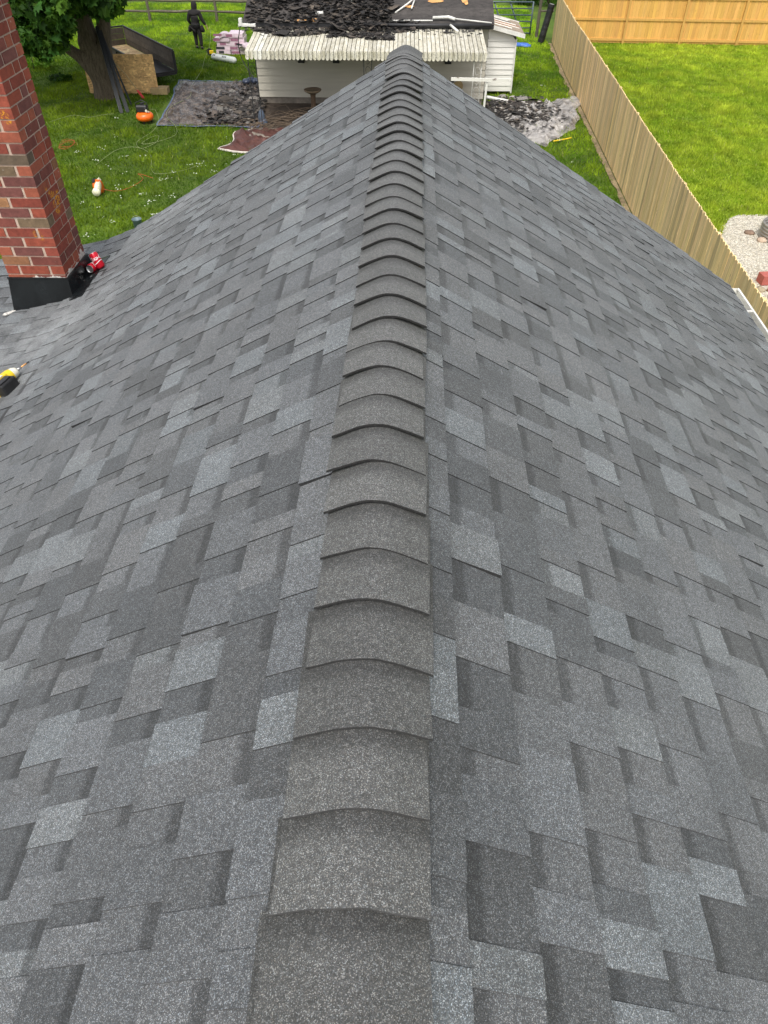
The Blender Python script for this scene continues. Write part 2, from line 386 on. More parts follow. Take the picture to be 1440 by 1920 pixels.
def cap_piece(yf,i):
    """one bent cap shingle: front (near) edge lifted, back end tucked under the next"""
    bm=MB(); nS=28; hw=.121+random.uniform(-.004,.004); cx=AX+random.uniform(-.004,.004)+.004*math.sin(i*.6)
    Ls=.30; far = i>=34
    lift=random.uniform(.014,.023) if not far else .009; rl=random.uniform(-.006,.006)
    tone=random.uniform(.85,1.12); sk=random.uniform(-.035,.035)
    cF=tuple(x*1.02*tone for x in MID); cB=tuple(x*.60*tone for x in MID)  # back tone: shadow-band granules plus contact shade put into the colour
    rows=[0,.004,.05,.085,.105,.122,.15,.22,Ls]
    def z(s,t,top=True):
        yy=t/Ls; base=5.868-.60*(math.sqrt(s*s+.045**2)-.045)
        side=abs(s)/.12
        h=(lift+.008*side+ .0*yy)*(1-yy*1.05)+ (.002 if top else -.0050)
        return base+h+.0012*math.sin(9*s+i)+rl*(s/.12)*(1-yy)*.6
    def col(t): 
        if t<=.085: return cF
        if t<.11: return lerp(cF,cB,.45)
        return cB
    n=nS+1; base=0
    for top in (True,False):
        for t in rows:
            for k in range(n):
                s=-hw+2*hw*k/nS; wob=0
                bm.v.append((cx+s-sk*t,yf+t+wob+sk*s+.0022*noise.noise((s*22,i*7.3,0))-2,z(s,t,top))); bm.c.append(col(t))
    m=len(rows)*n
    for r in range(len(rows)-1):
        for k in range(nS):
            a=r*n+k; bm.f.append((a,a+1,a+n+1,a+n)); bm.f.append((m+a,m+a+n,m+a+n+1,m+a+1))
    def edge(idx):
        for a,b_ in zip(idx,idx[1:]):
            n0=len(bm.v); bm.v += [bm.v[a],bm.v[b_],bm.v[m+b_],bm.v[m+a]]; bm.c += [EDGE]*4; bm.f.append((n0,n0+1,n0+2,n0+3))
    edge(list(range(n))); edge([r*n for r in range(len(rows))]); edge([r*n+nS for r in range(len(rows))])
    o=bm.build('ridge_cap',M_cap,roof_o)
    return o
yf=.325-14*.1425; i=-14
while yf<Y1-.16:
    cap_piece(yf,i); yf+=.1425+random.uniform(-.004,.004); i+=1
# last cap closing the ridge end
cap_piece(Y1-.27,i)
# ridge filler so nothing shows between the caps and the roof
# walls under the roof
for x in (-4.3,2.35):
    MB().box((x,(Y0+Y1)/2-2,1.95),(.18,Y1-Y0-.7,3.9)).build('wall',M_wall,house)
for yy in (Y1-.42,Y0+.42):
    pts=[(x,z-.13) for x,z in Lp[::-1] if x>-4.4]+[(x,z-.13) for x,z in Rp[1:]]
    pts=[(-4.2,4.17-.13)]+pts[0:]; pts=[p for p in pts if p[0]<2.4]+[(2.26,4.42-.13)]
    poly=[(-4.2,0)]+pts+[(2.26,0)]
    b=MB(); F_=[(x,yy-2-.08,z) for x,z in poly]; K_=[(x,yy-2+.08,z) for x,z in poly]
    b.face(F_[::-1]); b.face(K_)
    for q in range(len(poly)): b.face([F_[q],F_[(q+1)%len(poly)],K_[(q+1)%len(poly)],K_[q]])
    b.build('gable_wall',M_wall,house)
# right gutter
b=MB(); gx0,gx1=2.768,2.846
for (xa,za,xb,zb) in ((gx0,4.13,gx0,4.035),(gx0,4.035,gx1-.02,4.035),(gx1-.02,4.035,gx1,4.09),(gx1,4.09,gx1,4.128),(gx1,4.128,gx1-.016,4.128),(gx1-.016,4.128,gx1-.016,4.118)):
    b.hexa([(xa,Y0-2,za),(xb,Y0-2,zb),(xb,Y1-2+.01,zb),(xa,Y1-2+.01,za)]+[(xa+.0015,Y0-2,za+.0015),(xb+.0015,Y0-2,zb+.0015),(xb+.0015,Y1-2+.01,zb+.0015),(xa+.0015,Y1-2+.01,za+.0015)])
b.face([(gx0,Y1-1.99,4.13),(gx0,Y1-1.99,4.035),(gx1-.02,Y1-1.99,4.035),(gx1,Y1-1.99,4.09),(gx1,Y1-1.99,4.128)])
gut=b.build('gutter',M_white,house)
for yy in (5.42,4.75,4.1,3.4): MB().box((2.806,yy-2,4.124),(.075,.022,.006)).build('gutter_strap',M_white,gut)
MB().box((2.752,(Y0+Y1)/2-2,4.075),(.018,Y1-Y0-.02,.15)).build('fascia',M_white,house)

# chimney: brick by brick
cx0,cx1,cy0,cy1=-2.855,-2.447,4.74,5.125
BR=[(.29,.070,.042),(.25,.060,.040),(.33,.095,.055),(.21,.065,.050),(.175,.065,.055),(.28,.13,.065),(.20,.14,.085),(.15,.11,.075),(.36,.18,.085),(.13,.090,.075)]
BW=[20,19,16,12,8,6,4,3,2,2]
def brick_col(): return jit(random.choices(BR,BW)[0],.14)
b=MB(); z=4.28; row=0; mo=.0105
while z<7.0:
    zt=z+.0565; zc=(z+zt)/2
    def run(x0,x1,fixed,axis,off,sgn,c0=True,c1=True):
        p=x0-off
        while p<x1-.004:
            a=max(p,x0); e=min(p+.194,x1)
            if e-a>.012:
                c=brick_col(); pr=.0045+random.uniform(-.0015,.0015)
                if x1-e<.03: e=x1
                a2=a-.0045 if a==x0 and c0 else a; e2=(e+.0045 if c1 else e) if e==x1 else e-mo*(1 if e-p>.19 else 0)
                if axis=='x': b.box(((a2+e2)/2,fixed+sgn*(-.045+pr)-2,zc),(e2-a2,.09,.0565),col=c)
                else: b.box((fixed+sgn*(-.045+pr),(a2+e2)/2-2,zc),(.09,e2-a2,.0565),col=c)
            p+=.2045
    o1=0 if row%2 else .1022
    e_=.0 if row%2 else .0955
    run(cx0,cx1-e_-(.010 if e_ else 0),cy0,'x',0 if row%2 else .10,-1,c1=not e_); run(cx0+.1055,cx1-(0 if e_ else .1055),cy1,'x',.1022-o1,1,c0=False,c1=bool(e_))
    run(cy0+(.0955-e_)+(0 if e_ else .010),cy1-(.1055 if e_ else 0),cx1,'y',0 if e_ else .0,1,c0=bool(e_),c1=not e_); run(cy0+.1055,cy1,cx0,'y',.02+o1,-1,c0=False)
    z+=.067; row+=1
chim=b.build('chimney',M_brick,house)
MB().box(((cx0+cx1)/2,(cy0+cy1)/2-2,5.64),(cx1-cx0-.003,cy1-cy0-.003,2.74)).build('mortar_joint',M_mortar,chim)
MB().box(((cx0+cx1)/2,(cy0+cy1)/2-2,7.04),(cx1-cx0+.1,cy1-cy0+.1,.09)).build('chimney_crown',M_conc,chim)
def rz_(x):
    for (a,za),(c,zc) in zip(Lp,Lp[1:]):
        if c<=x<=a: return za+(zc-za)*(x-a)/(c-a)
    return 4.2
b=MB(); t=.004
fx0,fx1=cx0-.058,cx1+.006; top=4.655
N=8
for i_ in range(N):      # front pan: leans outward a little at its foot
    xa=cx0-.012+(cx1+.016-cx0+.012)*i_/N; xb=cx0-.012+(cx1+.016-cx0+.012)*(i_+1)/N
    xa2=fx0+(fx1-fx0)*i_/N; xb2=fx0+(fx1-fx0)*(i_+1)/N
    w1=.0025*math.sin(i_*1.7); w2=.0025*math.sin((i_+1)*1.7)
    b.hexa([(xa2,cy0-.022-2+w1,rz_(xa2)+.006),(xb2,cy0-.022-2+w2,rz_(xb2)+.006),(xb2,cy0-.012-2,rz_(xb2)+.006),(xa2,cy0-.012-2,rz_(xa2)+.006),
            (xa,cy0-.010-2+w1,top),(xb,cy0-.010-2+w2,top),(xb,cy0-.004-2,top),(xa,cy0-.004-2,top)])
# side pan (right)
b.hexa([(cx1+.014,cy0-.022-2,rz_(cx1)+.006),(cx1+.006,cy0-.022-2,rz_(cx1)),(cx1+.006,cy1+.07-2,rz_(cx1)),(cx1+.020,cy1+.07-2,rz_(cx1)+.004),
        (cx1+.014,cy0-.010-2,top),(cx1+.006,cy0-.010-2,top),(cx1+.006,cy1+.01-2,top+.0),(cx1+.018,cy1+.012-2,top)])
b.box(((cx0+cx1)/2,cy1+.012-2,4.53),(cx1-cx0+.02,.006,.25)); b.box((cx0-.011,(cy0+cy1)/2-2,4.50),(.008,cy1-cy0,.28))
b.box(((cx0+cx1)/2,cy0-.012-2,top-.002),(cx1-cx0+.034,.008,.010)); b.box((cx1+.0155,(cy0+cy1)/2-2,top-.002),(.008,cy1-cy0+.03,.010))
flash=b.build('flashing',M_flash,chim)
b=MB(); ap=[(cx1+.012,.016),(cx1+.05,.017),(cx1+.09,.017),(cx1+.115,.0155)]
ny=7
for i_ in range(ny):
    ya=cy0-.085+(cy1+.19-cy0+.085)*i_/ny; yb=cy0-.085+(cy1+.19-cy0+.085)*(i_+1)/ny
    for (xa,ha),(xb,hb) in zip(ap,ap[1:]):
        wa,wb=[.004*math.sin(i*2.3+1)+.004 for i in (i_,i_+1)]
        b.face([(xa,ya-2,rz_(xa)+ha+wa),(xb,ya-2,rz_(xb)+hb+wa*.4),(xb,yb-2,rz_(xb)+hb+wb*.4),(xa,yb-2,rz_(xa)+ha+wb)])
xa=ap[-1][0]; b.face([(xa,cy0-.085-2,rz_(xa)),(xa,cy1+.19-2,rz_(xa)),(xa,cy1+.19-2,rz_(xa)+.016),(xa,cy0-.085-2,rz_(xa)+.016)])
b.face([(ap[0][0],cy0-2.085,rz_(ap[0][0])),(xa,cy0-2.085,rz_(xa)),(xa,cy0-2.085,rz_(xa)+.015),(ap[0][0],cy0-2.085,rz_(ap[0][0])+.018)])
b.build('flashing_apron',M_flash,flash)
# smeared sealant
def blob_mesh(b,c,r,fl,seed,n=10):
    base=len(b.v); random.seed(seed)
    for i_ in range(5):
        ph=math.pi*i_/4
        for k in range(n):
            a=2*math.pi*k/n; rr=1+.45*noise.noise((math.cos(a)*1.3+seed,math.sin(a)*1.3,ph))
            b.v.append((c[0]+r[0]*rr*math.sin(ph)*math.cos(a),c[1]+r[1]*rr*math.sin(ph)*math.sin(a),c[2]+r[2]*math.cos(ph)*(1+.3*noise.noise((a,seed,ph))))); b.c.append(fl)
    for i_ in range(4):
        for k in range(n): b.f.append((base+i_*n+k,base+i_*n+(k+1)%n,base+(i_+1)*n+(k+1)%n,base+(i_+1)*n+k))
b=MB(); rs=random.Random(4)
for u0,u1,hh,side in ((0,.16,.030,0),(.17,.25,.012,0),(.27,.385,.060,0),(0,.14,.016,1),(.15,.24,.008,1)):
    n=14; pu=None
    for k in range(n+1):
        u=u0+(u1-u0)*k/n; h_=max(.002,hh*math.sin(math.pi*(k+.3)/(n+.6))*rs.uniform(.25,1.2)); lo=4.657; P=[]
        if side==0: P=[(cx1+.0065,cy0+u-2,lo),(cx1+.0065,cy0+u-2,lo+h_),(cx1-.01,cy0+u-2,lo+h_)]
        else: P=[(cx1-u,cy0-.0065-2,lo),(cx1-u,cy0-.0065-2,lo+h_),(cx1-u,cy0+.01-2,lo+h_)]
        if pu: b.face([pu[0],P[0],P[1],pu[1]]); b.face([pu[1],P[1],P[2],pu[2]])
        pu=P
b.build('sealant',M_seal,chim)
b=MB(); 
for k in range(5): blob_mesh(b,(-2.955+.012*k,4.70+.014*k-2-.03,rz_(-2.955)+.016),(.022-.002*k,.02,.008),(1,1,1),40+k)
b.build('sealant',M_seal,roof_o,smooth=True)
random.seed(11)

# ---------------------------------------------------------------- soda cans
def text_mesh(txt,size,shear=.35):
    cu=bpy.data.curves.new('t','FONT'); cu.body=txt; cu.size=size; cu.shear=shear; cu.align_x='CENTER'; cu.align_y='CENTER'; cu.offset=size*.012; cu.space_character=.9
    o=bpy.data.objects.new('t',cu); C.collection.objects.link(o); dg=bpy.context.evaluated_depsgraph_get()
    me=bpy.data.meshes.new_from_object(o.evaluated_get(dg)); bpy.data.objects.remove(o); return me
def soda_can(loc,axis,roll,label):
    t=thing('soda_can',label,'soda can',loc,group='red soda cans by the chimney')
    q0=Vector(axis).to_track_quat('Z','Y').to_matrix(); cv=Vector((0,0,H))-Vector(loc); q=q0.to_4x4()@Matrix.Rotation(math.atan2(cv.dot(q0@V(0,1,0)),cv.dot(q0@V(1,0,0)))+roll,4,'Z'); t.matrix_world=Matrix.Translation(loc)@q
    r=.033
    MB().lathe([(0,.004),(.020,.006),(.024,0),(.030,.010),(r,.016),(r,.104),(.030,.112),(.0275,.118)],n=32).build('body',M_red,t,smooth=True)
    MB().lathe([(.0275,.118),(.0283,.1205),(.0275,.1215),(.0262,.1185),(.024,.1165),(0,.1165)],n=32).build('lid',M_steel,t,smooth=True)
    b=MB(); b.lathe([(0,0),(.009,0),(.009,.0012),(.004,.0012)],Matrix.Translation((0,-.008,.117))@Matrix.Diagonal((1,1.5,1,1)),n=12).build('pull_tab',M_steel,t)
    me=text_mesh('Coca-Cola',.036)
    bm=bmesh.new(); bm.from_mesh(me); bmesh.ops.subdivide_edges(bm,edges=bm.edges[:],cuts=1)
    for v in bm.verts:   # lettering wraps round the can
        a=(v.co.x-.012)/r+.95; zz=.078+v.co.y*1.05; v.co=Vector(((r+.0005)*math.cos(a),(r+.0005)*math.sin(a),zz))
    bm.to_mesh(me); bm.free(); me.materials.append(M_text); o=link(bpy.data.objects.new('lettering',me)); o.parent=t
    # white ribbon wave under the lettering
    b=MB(); n=16
    for k in range(n):
        aa=-1.6+3.6*k/n; ab=-1.6+3.6*(k+1)/n; za=.047+.006*math.sin(aa*1.7); zb=.047+.006*math.sin(ab*1.7); wd=.0022
        b.face([((r+.0004)*math.cos(a_),(r+.0004)*math.sin(a_),z_) for a_,z_ in ((aa,za-wd),(ab,zb-wd),(ab,zb+wd),(aa,za+wd))])
    b.build('ribbon_mark',M_text,t)
    return t
soda_can((-2.318,5.075,4.574),(-.42,.16,.88),R(-10),'red soda can leaning upright with its white lettering facing out')
soda_can((-2.378,5.150,4.568),(-.13,-.95,.12),R(60),'red soda can lying behind the other with its silver lid showing')

# ---------------------------------------------------------------- impact driver
t=thing('impact_driver','yellow and black cordless impact driver lying on the shingles','power drill',(-2.425,3.52,4.502))
t.rotation_euler=(R(0),R(-14),R(0)); t.scale=(1.2,1.2,1.2)
Mx=lambda loc,rz,ry=0: Matrix.Translation(loc)@Matrix.Rotation(rz,4,'Z')@Matrix.Rotation(ry,4,'Y')
b=MB(); A=Mx((.012,.085,.05),R(60)); 
b.lathe([(0,-.09),(.028,-.088),(.031,-.06),(.031,.0),(.028,.015)],A@Matrix.Rotation(R(90),4,'Y'),n=20); b.build('housing',M_yellow,t,smooth=True)
b=MB(); b.lathe([(.028,.015),(.026,.03),(.019,.045),(.012,.05),(0,.05)],A@Matrix.Rotation(R(90),4,'Y'),n=20); b.build('nose',M_label,t,smooth=True)
b=MB(); p0=A@V(.05,0,0); p1=A@V(.075,0,0); b.tube([p0,p1],.0065,10); b.build('chuck',M_steel,t,smooth=True)
b=MB(); b.tube([A@V(.075,0,0),A@V(.110,0,0)],.0045,8); b.build('bit_holder',pmat('copper bit',(.75,.38,.14),.4,20,.1,0,metal=.3),t,smooth=True)
b=MB(); b.tube([A@V(.110,0,0),A@V(.128,0,-.001)],.003,8); b.build('bit',M_black,t,smooth=True)
b=MB(); b.box((.045,-.015,.040),(.062,.10,.075),rot=R(-18)); b.build('battery',M_black,t,bevel=.008)
b=MB(); b.box((.042,-.015,.0815),(.040,.074,.006),rot=R(-18)); b.build('battery_slot',M_iron,t,bevel=.002)
b=MB(); b.box((.006,-.006,.045),(.028,.12,.085),rot=R(-18)); b.build('battery_foot',M_yellow,t,bevel=.006)
b=MB(); b.box((.012,-.004,.0895),(.018,.062,.003),rot=R(-18)); b.build('sticker',M_label,t)
b=MB(); b.tube([(-.002,.0,.045),(-.05,.03,.048),(-.075,.06,.05)],[.019,.017,.02],12); b.build('grip',M_yellow,t,smooth=True)
b=MB(); b.tube([(-.018,-.02,.05),(-.065,.00,.05)],[.014,.012],10); b.build('belt_hook',M_black,t,smooth=True)

# ---------------------------------------------------------------- fences
def board_fence(name,label,pts_fn,u0,u1,face,mat,hgt,wear,rails,group=None,post_at=None,pw=.142,bcol=None):
    """vertical board fence along pts_fn(u)->(x,y); face=+1/-1 side the rails are on"""
    root=thing(name,label,'fence',(*pts_fn(u0),0)); org=Vector((*pts_fn(u0),0))
    u=u0; sec=MB(); secs=0; rowN=0
    while u<u1:
        a=Vector((*pts_fn(u),0)); e=Vector((*pts_fn(u+pw-.004),0)); d=(e-a).normalized(); n_=Vector((-d.y,d.x,0))
        hz=hgt+.02*noise.noise((u*.5,0,0))+random.uniform(-.008,.008); c=wear()
        off=n_*random.uniform(-.004,.004)+Vector((0,0,.03))-org; th=.016
        prof=[(0,0),(pw-.004,0),(pw-.004,hz-.035),(pw-.03,hz),(.026,hz),(0,hz-.035)]
        F=[a+d*x+Vector((0,0,z))+off+n_*th/2 for x,z in prof]; B=[p-n_*th for p in F]
        sec.face(F,c); sec.face(B[::-1],c)
        for i_ in range(6): sec.face([F[i_],B[i_],B[(i_+1)%6],F[(i_+1)%6]],tuple(x*1.15 for x in c))
        u+=pw; rowN+=1
        if rowN%17==0 or u>=u1: sec.build('board_panel',mat,root); sec=MB()
    L_=u1-u0; uu=post_at or [u0+2.42*i_ for i_ in range(int(L_/2.42)+1)]
    for k,pu in enumerate(uu):
        a=Vector((*pts_fn(pu),0)); d=(Vector((*pts_fn(pu+.1),0))-a).normalized(); n_=Vector((-d.y,d.x,0))*face
        p=a+n_*.055-org; ang=math.atan2(d.y,d.x)
        MB().box((p.x,p.y,(hgt-.03)/2),(.09,.09,hgt-.03),rot=ang,col=bcol or (1,1,1)).build('post',mat,root)
        if k+1<len(uu):
            e=Vector((*pts_fn(uu[k+1]),0)); mid=(a+e)/2+n_*.03-org; Ln=(e-a).length-.092
            for rz in rails: MB().box((mid.x,mid.y,rz),(Ln,.038,.088),rot=math.atan2((e-a).y,(e-a).x),col=tuple(x*1.08 for x in (bcol or (1,1,1)))).build('rail',mat,root)
    return root
def wearA():
    r=random.random(); k=random.uniform(.80,1.18)
    return (k*random.uniform(.97,1.03),k,k*random.uniform(.92,1.08)) if r<.8 else (.78*k,.80*k,.86*k)
board_fence('board_fence','weathered tan board fence running away along the strip of lawn',lambda u:(fence_x(u),u),3.0,37.1,-1,M_fence,1.80,wearA,(.35,1.0,1.62))
def wearB(): k=random.uniform(.86,1.10); return (k,k*random.uniform(.95,1.03),k*random.uniform(.85,1.05))
bf=lambda u:(6.22+u,37.2-.045*u)
board_fence('board_fence','new honey coloured cedar board fence across the far end of the bright lawn',bf,0,14.5,-1,M_cedar,1.80,wearB,(.16,.90,1.66),bcol=(.80,.82,.80),post_at=[.25,2.95,5.36,7.80,10.2,12.6])
# split rail
root=thing('split_rail_fence','grey split rail fence crossing the far end of the left lawn','fence',(-13,41.1,0))
px=[-22.4,-19.2,-16.1,-12.84,-9.56,-6.3,-3.0,.3,3.3]
for i_,x in enumerate(px):
    b=MB(); b.tube([(x+13,0,-.1),(x+13+.01,0,.5),(x+13-.01,.0,1.12)],[.075,.07,.062],7); b.build('post',M_rail,root)
    if i_+1<len(px):
        for z in (.42,.86):
            dz=random.uniform(-.03,.03); x2=px[i_+1]
            b=MB(); pts=[(x+13-.06+(x2-x+.12)*k/5,.02*math.sin(k+i_),z+dz*k/5+.015*math.sin(k*2.2+z)) for k in range(6)]; b.tube(pts,[.045,.058,.06,.06,.055,.045],6); b.build('rail',M_rail,root)
# gate
root=thing('farm_gate','blue grey tubular metal farm gate with diagonal bars','gate',(3.1,38.45,0)); 
b=MB(); 
b.tube([(2.18,0,.06),(2.18,0,1.30)],.035,8); b.tube([(-1.3,0,.06),(-1.3,0,1.30)],.035,8); b.tube([(-1.3,0,1.28),(2.18,0,1.28)],.03,8); b.build('gate_frame',M_gate,root,smooth=True)
for z in (.12,.32,.56,.80,1.04): MB().tube([(-1.3,0,z),(2.18,0,z)],.026,8).build('crossbar',M_gate,root,smooth=True)
for x0,x1 in ((1.15,1.75),(.45,1.0),(-.9,-.3)): MB().tube([(x0,.04,1.28),(x1,.04,.10)],.030,8).build('diagonal_bar',M_gate,root,smooth=True)
root=thing('gate_post','round weathered timber post with a short rail beside the metal gate','post',(5.56,38.25,0))
MB().tube([(0,0,-.05),(.02,0,1.62)],[.075,.065],9).build('post_shaft',M_rail,root); MB().tube([(.07,0,.98),(.62,-.15,1.02)],.04,7).build('short_rail',M_rail,root)
# mesh roll
root=thing('mesh_roll','black roll of wire mesh leaning between gate post and tan fence','wire roll',(5.62,37.15,0))
b=MB(); N=26
for k in range(N):
    z0=k*.052; 
    b.tube([(.012*k,.010*k,z0),(.012*(k+1)-.004,.010*(k+1),z0+.048)],[.135+random.uniform(-.006,.006),.145+random.uniform(-.006,.006)],14,col=jit((1,1,1),.3))
b.build('wire_windings',M_mesh,root)
MB().tube([(.012*26,.010*26,1.33),(.012*26.6,.26,1.37)],[.10,.105],12).build('roll_core',M_galv,root)
# bush beyond the gate
def leaf_cloud(b,blobs,n,size,cols,shape='maple',up=.35):
    for _ in range(n):
        bl=random.choices(blobs,[q[6] for q in blobs])[0]
        while True:
            p=Vector((random.uniform(-1,1),random.uniform(-1,1),random.uniform(-1,1)))
            if p.length<1 and p.length>random.random()**.5*.9: break
        c=Vector(bl[:3])+Vector((p.x*bl[3],p.y*bl[4],p.z*bl[5]))
        s=size*random.uniform(.6,1.2); nrm=(p*.6+Vector((random.uniform(-1,1),random.uniform(-1,1),random.uniform(-.2,1.2)))).normalized()
        a=nrm.orthogonal().normalized(); a.rotate(Matrix.Rotation(random.uniform(0,6.28),3,nrm)); bb=nrm.cross(a)
        col=jit(random.choice(cols),.25)
        if shape=='maple':
            S=[(0,-.45),(.18,-.28),(.48,-.30),(.30,-.02),(.52,.22),(.20,.20),(0,.62),(-.20,.20),(-.52,.22),(-.30,-.02),(-.48,-.30),(-.18,-.28)]
            pts=[c+a*x*s+bb*y*s-nrm*(abs(x)*.35*s) for x,y in S]
            n0=len(b.v); b.v+= [tuple(q) for q in pts]+[tuple(c)]; b.c+=[col]*13
            for k in range(12): b.f.append((n0+k,n0+(k+1)%12,n0+12))
        else:
            pts=[c-bb*s*.5,c+a*s*.22,c+bb*s*.5,c-a*s*.22]; b.face(pts,col)
GRL=[(.018,.050,.005),(.025,.064,.006),(.034,.078,.007),(.012,.034,.004),(.050,.105,.010)]
root=thing('shrub','dense green shrub behind the gate at the top edge','shrub',(7.2,46.2,0))
b=MB(); leaf_cloud(b,[(0,0,.9,1.6,1.0,1.0,1),(-1.3,.2,.6,.9,.8,.7,.6),(1.5,0,.7,1.1,.9,.8,.8)],2600,.22,[tuple(x*1.6 for x in c) for c in GRL],'diamond'); b.build('foliage',M_leaf,root)
b=MB()
for k in range(7): a=k*.9; b.tube([(0,0,0),(.5*math.cos(a),.4*math.sin(a),.6),(1.0*math.cos(a),.7*math.sin(a),1.2)],[.04,.025,.01],5)
b.build('stem',M_bark,root)

# ---------------------------------------------------------------- maple
root=thing('maple_tree','broad maple tree with thick forked trunk, gutters leaning on it','tree',(-10.75,27.9,0))
def skin(name,verts,edges,radii,m,parent,sub=1,root_i=0):
    me=bpy.data.meshes.new(name); me.from_pydata(verts,edges,[]); o=link(bpy.data.objects.new(name,me))
    md=o.modifiers.new('skin','SKIN'); md.use_smooth_shade=True; me.skin_vertices[0].data
    for i_,r in enumerate(radii): me.skin_vertices[0].data[i_].radius=(r,r) if not isinstance(r,tuple) else r
    for i_ in range(len(verts)): me.skin_vertices[0].data[i_].use_root=(i_==root_i)
    if sub: s=o.modifiers.new('sub','SUBSURF'); s.levels=sub; s.render_levels=sub
    dg=bpy.context.evaluated_depsgraph_get(); dg.update(); m2=bpy.data.meshes.new_from_object(o.evaluated_get(dg)); m2.name=name
    bpy.data.objects.remove(o); ob=link(bpy.data.objects.new(name,m2)); m2.materials.clear(); m2.materials.append(m); m2.polygons.foreach_set('use_smooth',[True]*len(m2.polygons))
    if parent: ob.parent=parent
    return ob
vs=[(0,.1,-.15),(.02,.05,.15),(0,0,.6),(.0,0,1.05),(-.15,0,1.5),(-.25,.1,2.2),(-.5,.3,3.6),(-.9,.5,5.2),
    (.28,.1,1.6),(.42,.2,2.4),(.8,.5,3.8),(1.2,.9,5.4),
    (-.55,-.15,1.25),(-.95,-.3,1.6),(-1.5,-.6,1.95),(-2.3,-.9,2.4),(-3.2,-1.3,3.0),
    (-1.6,.2,6.6),(.3,.5,6.6),(1.9,1.3,6.5),(-.4,-1.4,4.6),(.9,-1.0,5.0)]
es=[(0,1),(1,2),(2,3),(3,4),(4,5),(5,6),(6,7),(3,8),(8,9),(9,10),(10,11),(3,12),(12,13),(13,14),(14,15),(15,16),(7,17),(7,18),(11,19),(6,20),(10,21)]
rr=[.62,.52,.40,.40,.33,.30,.24,.16,.26,.24,.19,.13,.21,.17,.14,.10,.05,.07,.06,.06,.07,.06]
tr=skin('trunk',vs,es,rr,M_bark,root,2)
b=MB()
blobs=[(-.6,-.6,6.4,4.0,3.6,2.4,8),(-2.2,-1.6,4.4,2.3,2.2,1.3,3),(.2,-1.9,3.75,1.35,1.3,.95,1.8),(-.9,-2.4,3.2,1.2,1.0,.95,1.9),(-1.1,-2.6,2.65,.75,.7,.75,1.1),(-.45,-2.5,2.5,.55,.6,.6,.7),(-2.45,-2.4,3.3,.75,.8,.75,.7),(-2.35,-2.6,2.85,.42,.5,.45,.22),
       (.85,-1.9,3.35,.85,.8,.6,.9),(1.45,-1.6,3.55,.75,.7,.7,.6),(1.9,-1.2,3.6,.55,.6,.6,.35),(1.2,.5,5.4,1.8,2,1.6,1.5),(-.1,-2.3,3.0,.7,.7,.7,.8)]
rb=random.Random(12); nb=blobs[:2]
for bl in blobs[2:]:
    for k in range(6):
        f=rb.uniform(.38,.6); nb.append((bl[0]+rb.uniform(-.8,.8)*bl[3],bl[1]+rb.uniform(-.8,.8)*bl[4],bl[2]+rb.uniform(-.8,.75)*bl[5],bl[3]*f,bl[4]*f,bl[5]*f,bl[6]/5))
leaf_cloud(b,nb,13000,.31,GRL+[(.055,.13,.022),(.035,.10,.016)])
leaf_cloud(b,[(-2.05,-2.9,3.15,.5,.3,.22,1)],130,.24,[(.12,.22,.03),(.09,.18,.03)])
b.build('crown',M_leaf,root)
b=MB()
random.seed(5)
for bl in blobs[1:]:
    s0=Vector(random.choice([vs[6],vs[15],vs[10],vs[20],vs[14]])); e=Vector(bl[:3])
    for k in range(3):
        ee=e+Vector((random.uniform(-1,1)*bl[3],random.uniform(-1,1)*bl[4],random.uniform(-1,1)*bl[5]))*.8
        b.tube([s0,(s0+ee)/2+V(0,0,.2),ee],[.05,.03,.01],5)
b.build('branch',M_bark,root)
# pale sapling sprout left of the trunk
root=thing('maple_sapling','light green leafy sprout low in the grass right of the chimney','sapling',(-14.9,31.7,0))
b=MB(); leaf_cloud(b,[(0,0,.55,.5,.4,.45,1),(.5,.1,.3,.35,.3,.2,.6)],150,.20,[(.14,.26,.03),(.10,.20,.03)]); b.build('leaves',M_leaf,root)
b=MB(); b.tube([(0,0,0),(.05,0,.5),(0,.05,.9)],[.02,.014,.006],5); b.tube([(0,0,.1),(.3,.05,.3),(.55,.1,.35)],[.014,.01,.005],5); b.build('stem',M_bark,root)
root=thing('weed_clump','dark leafy weed clump in the lawn left of the maple','weed',(-13.2,30.0,0))
b=MB(); leaf_cloud(b,[(0,0,.12,.45,.3,.14,1)],120,.16,GRL); b.build('leaves',M_leaf,root)

# things leaning on the maple
def gutter_len(p0,p1,wd,label,dp=.06):
    p0=Vector(p0); p1=Vector(p1); t=thing('gutter_length',label,'gutter',p0,group='dark gutter lengths leaning on the maple')
    d=(p1-p0); L_=d.length; q=d.to_track_quat('Z','Y').to_matrix().to_4x4(); t.matrix_world=Matrix.Translation(p0)@q
    b=MB(); b.box((0,0,L_/2),(wd,.006,L_)); b.box((-wd/2,-dp/2,L_/2),(.006,dp,L_)); b.box((wd/2,-dp/2,L_/2),(.006,dp,L_)); b.build('trough',M_gutterd,t)
    b=MB(); b.box((-wd/2,-dp-.004,L_/2),(.022,.010,L_)); b.box((wd/2,-dp-.004,L_/2),(.018,.010,L_)); b.build('rolled_lip',pmat('lip metal',(.10,.115,.12),.3,12,.2,0,metal=.3),t)
gutter_len((-9.70,26.05,0),(-10.42,27.55,2.18),.10,'dark gutter length leaning on the maple, leftmost of the bundle')
gutter_len((-9.50,26.12,0),(-10.36,27.60,2.05),.10,'dark gutter length leaning on the maple, next to the leftmost one')
gutter_len((-9.62,26.95,0),(-10.28,27.55,1.85),.035,'thin dark gutter length with its foot set back, nearest the strand board',.03)
root=thing('shovel','shovel with long wooden handle and red blade leaning by the maple','shovel',(-9.42,27.72,0))
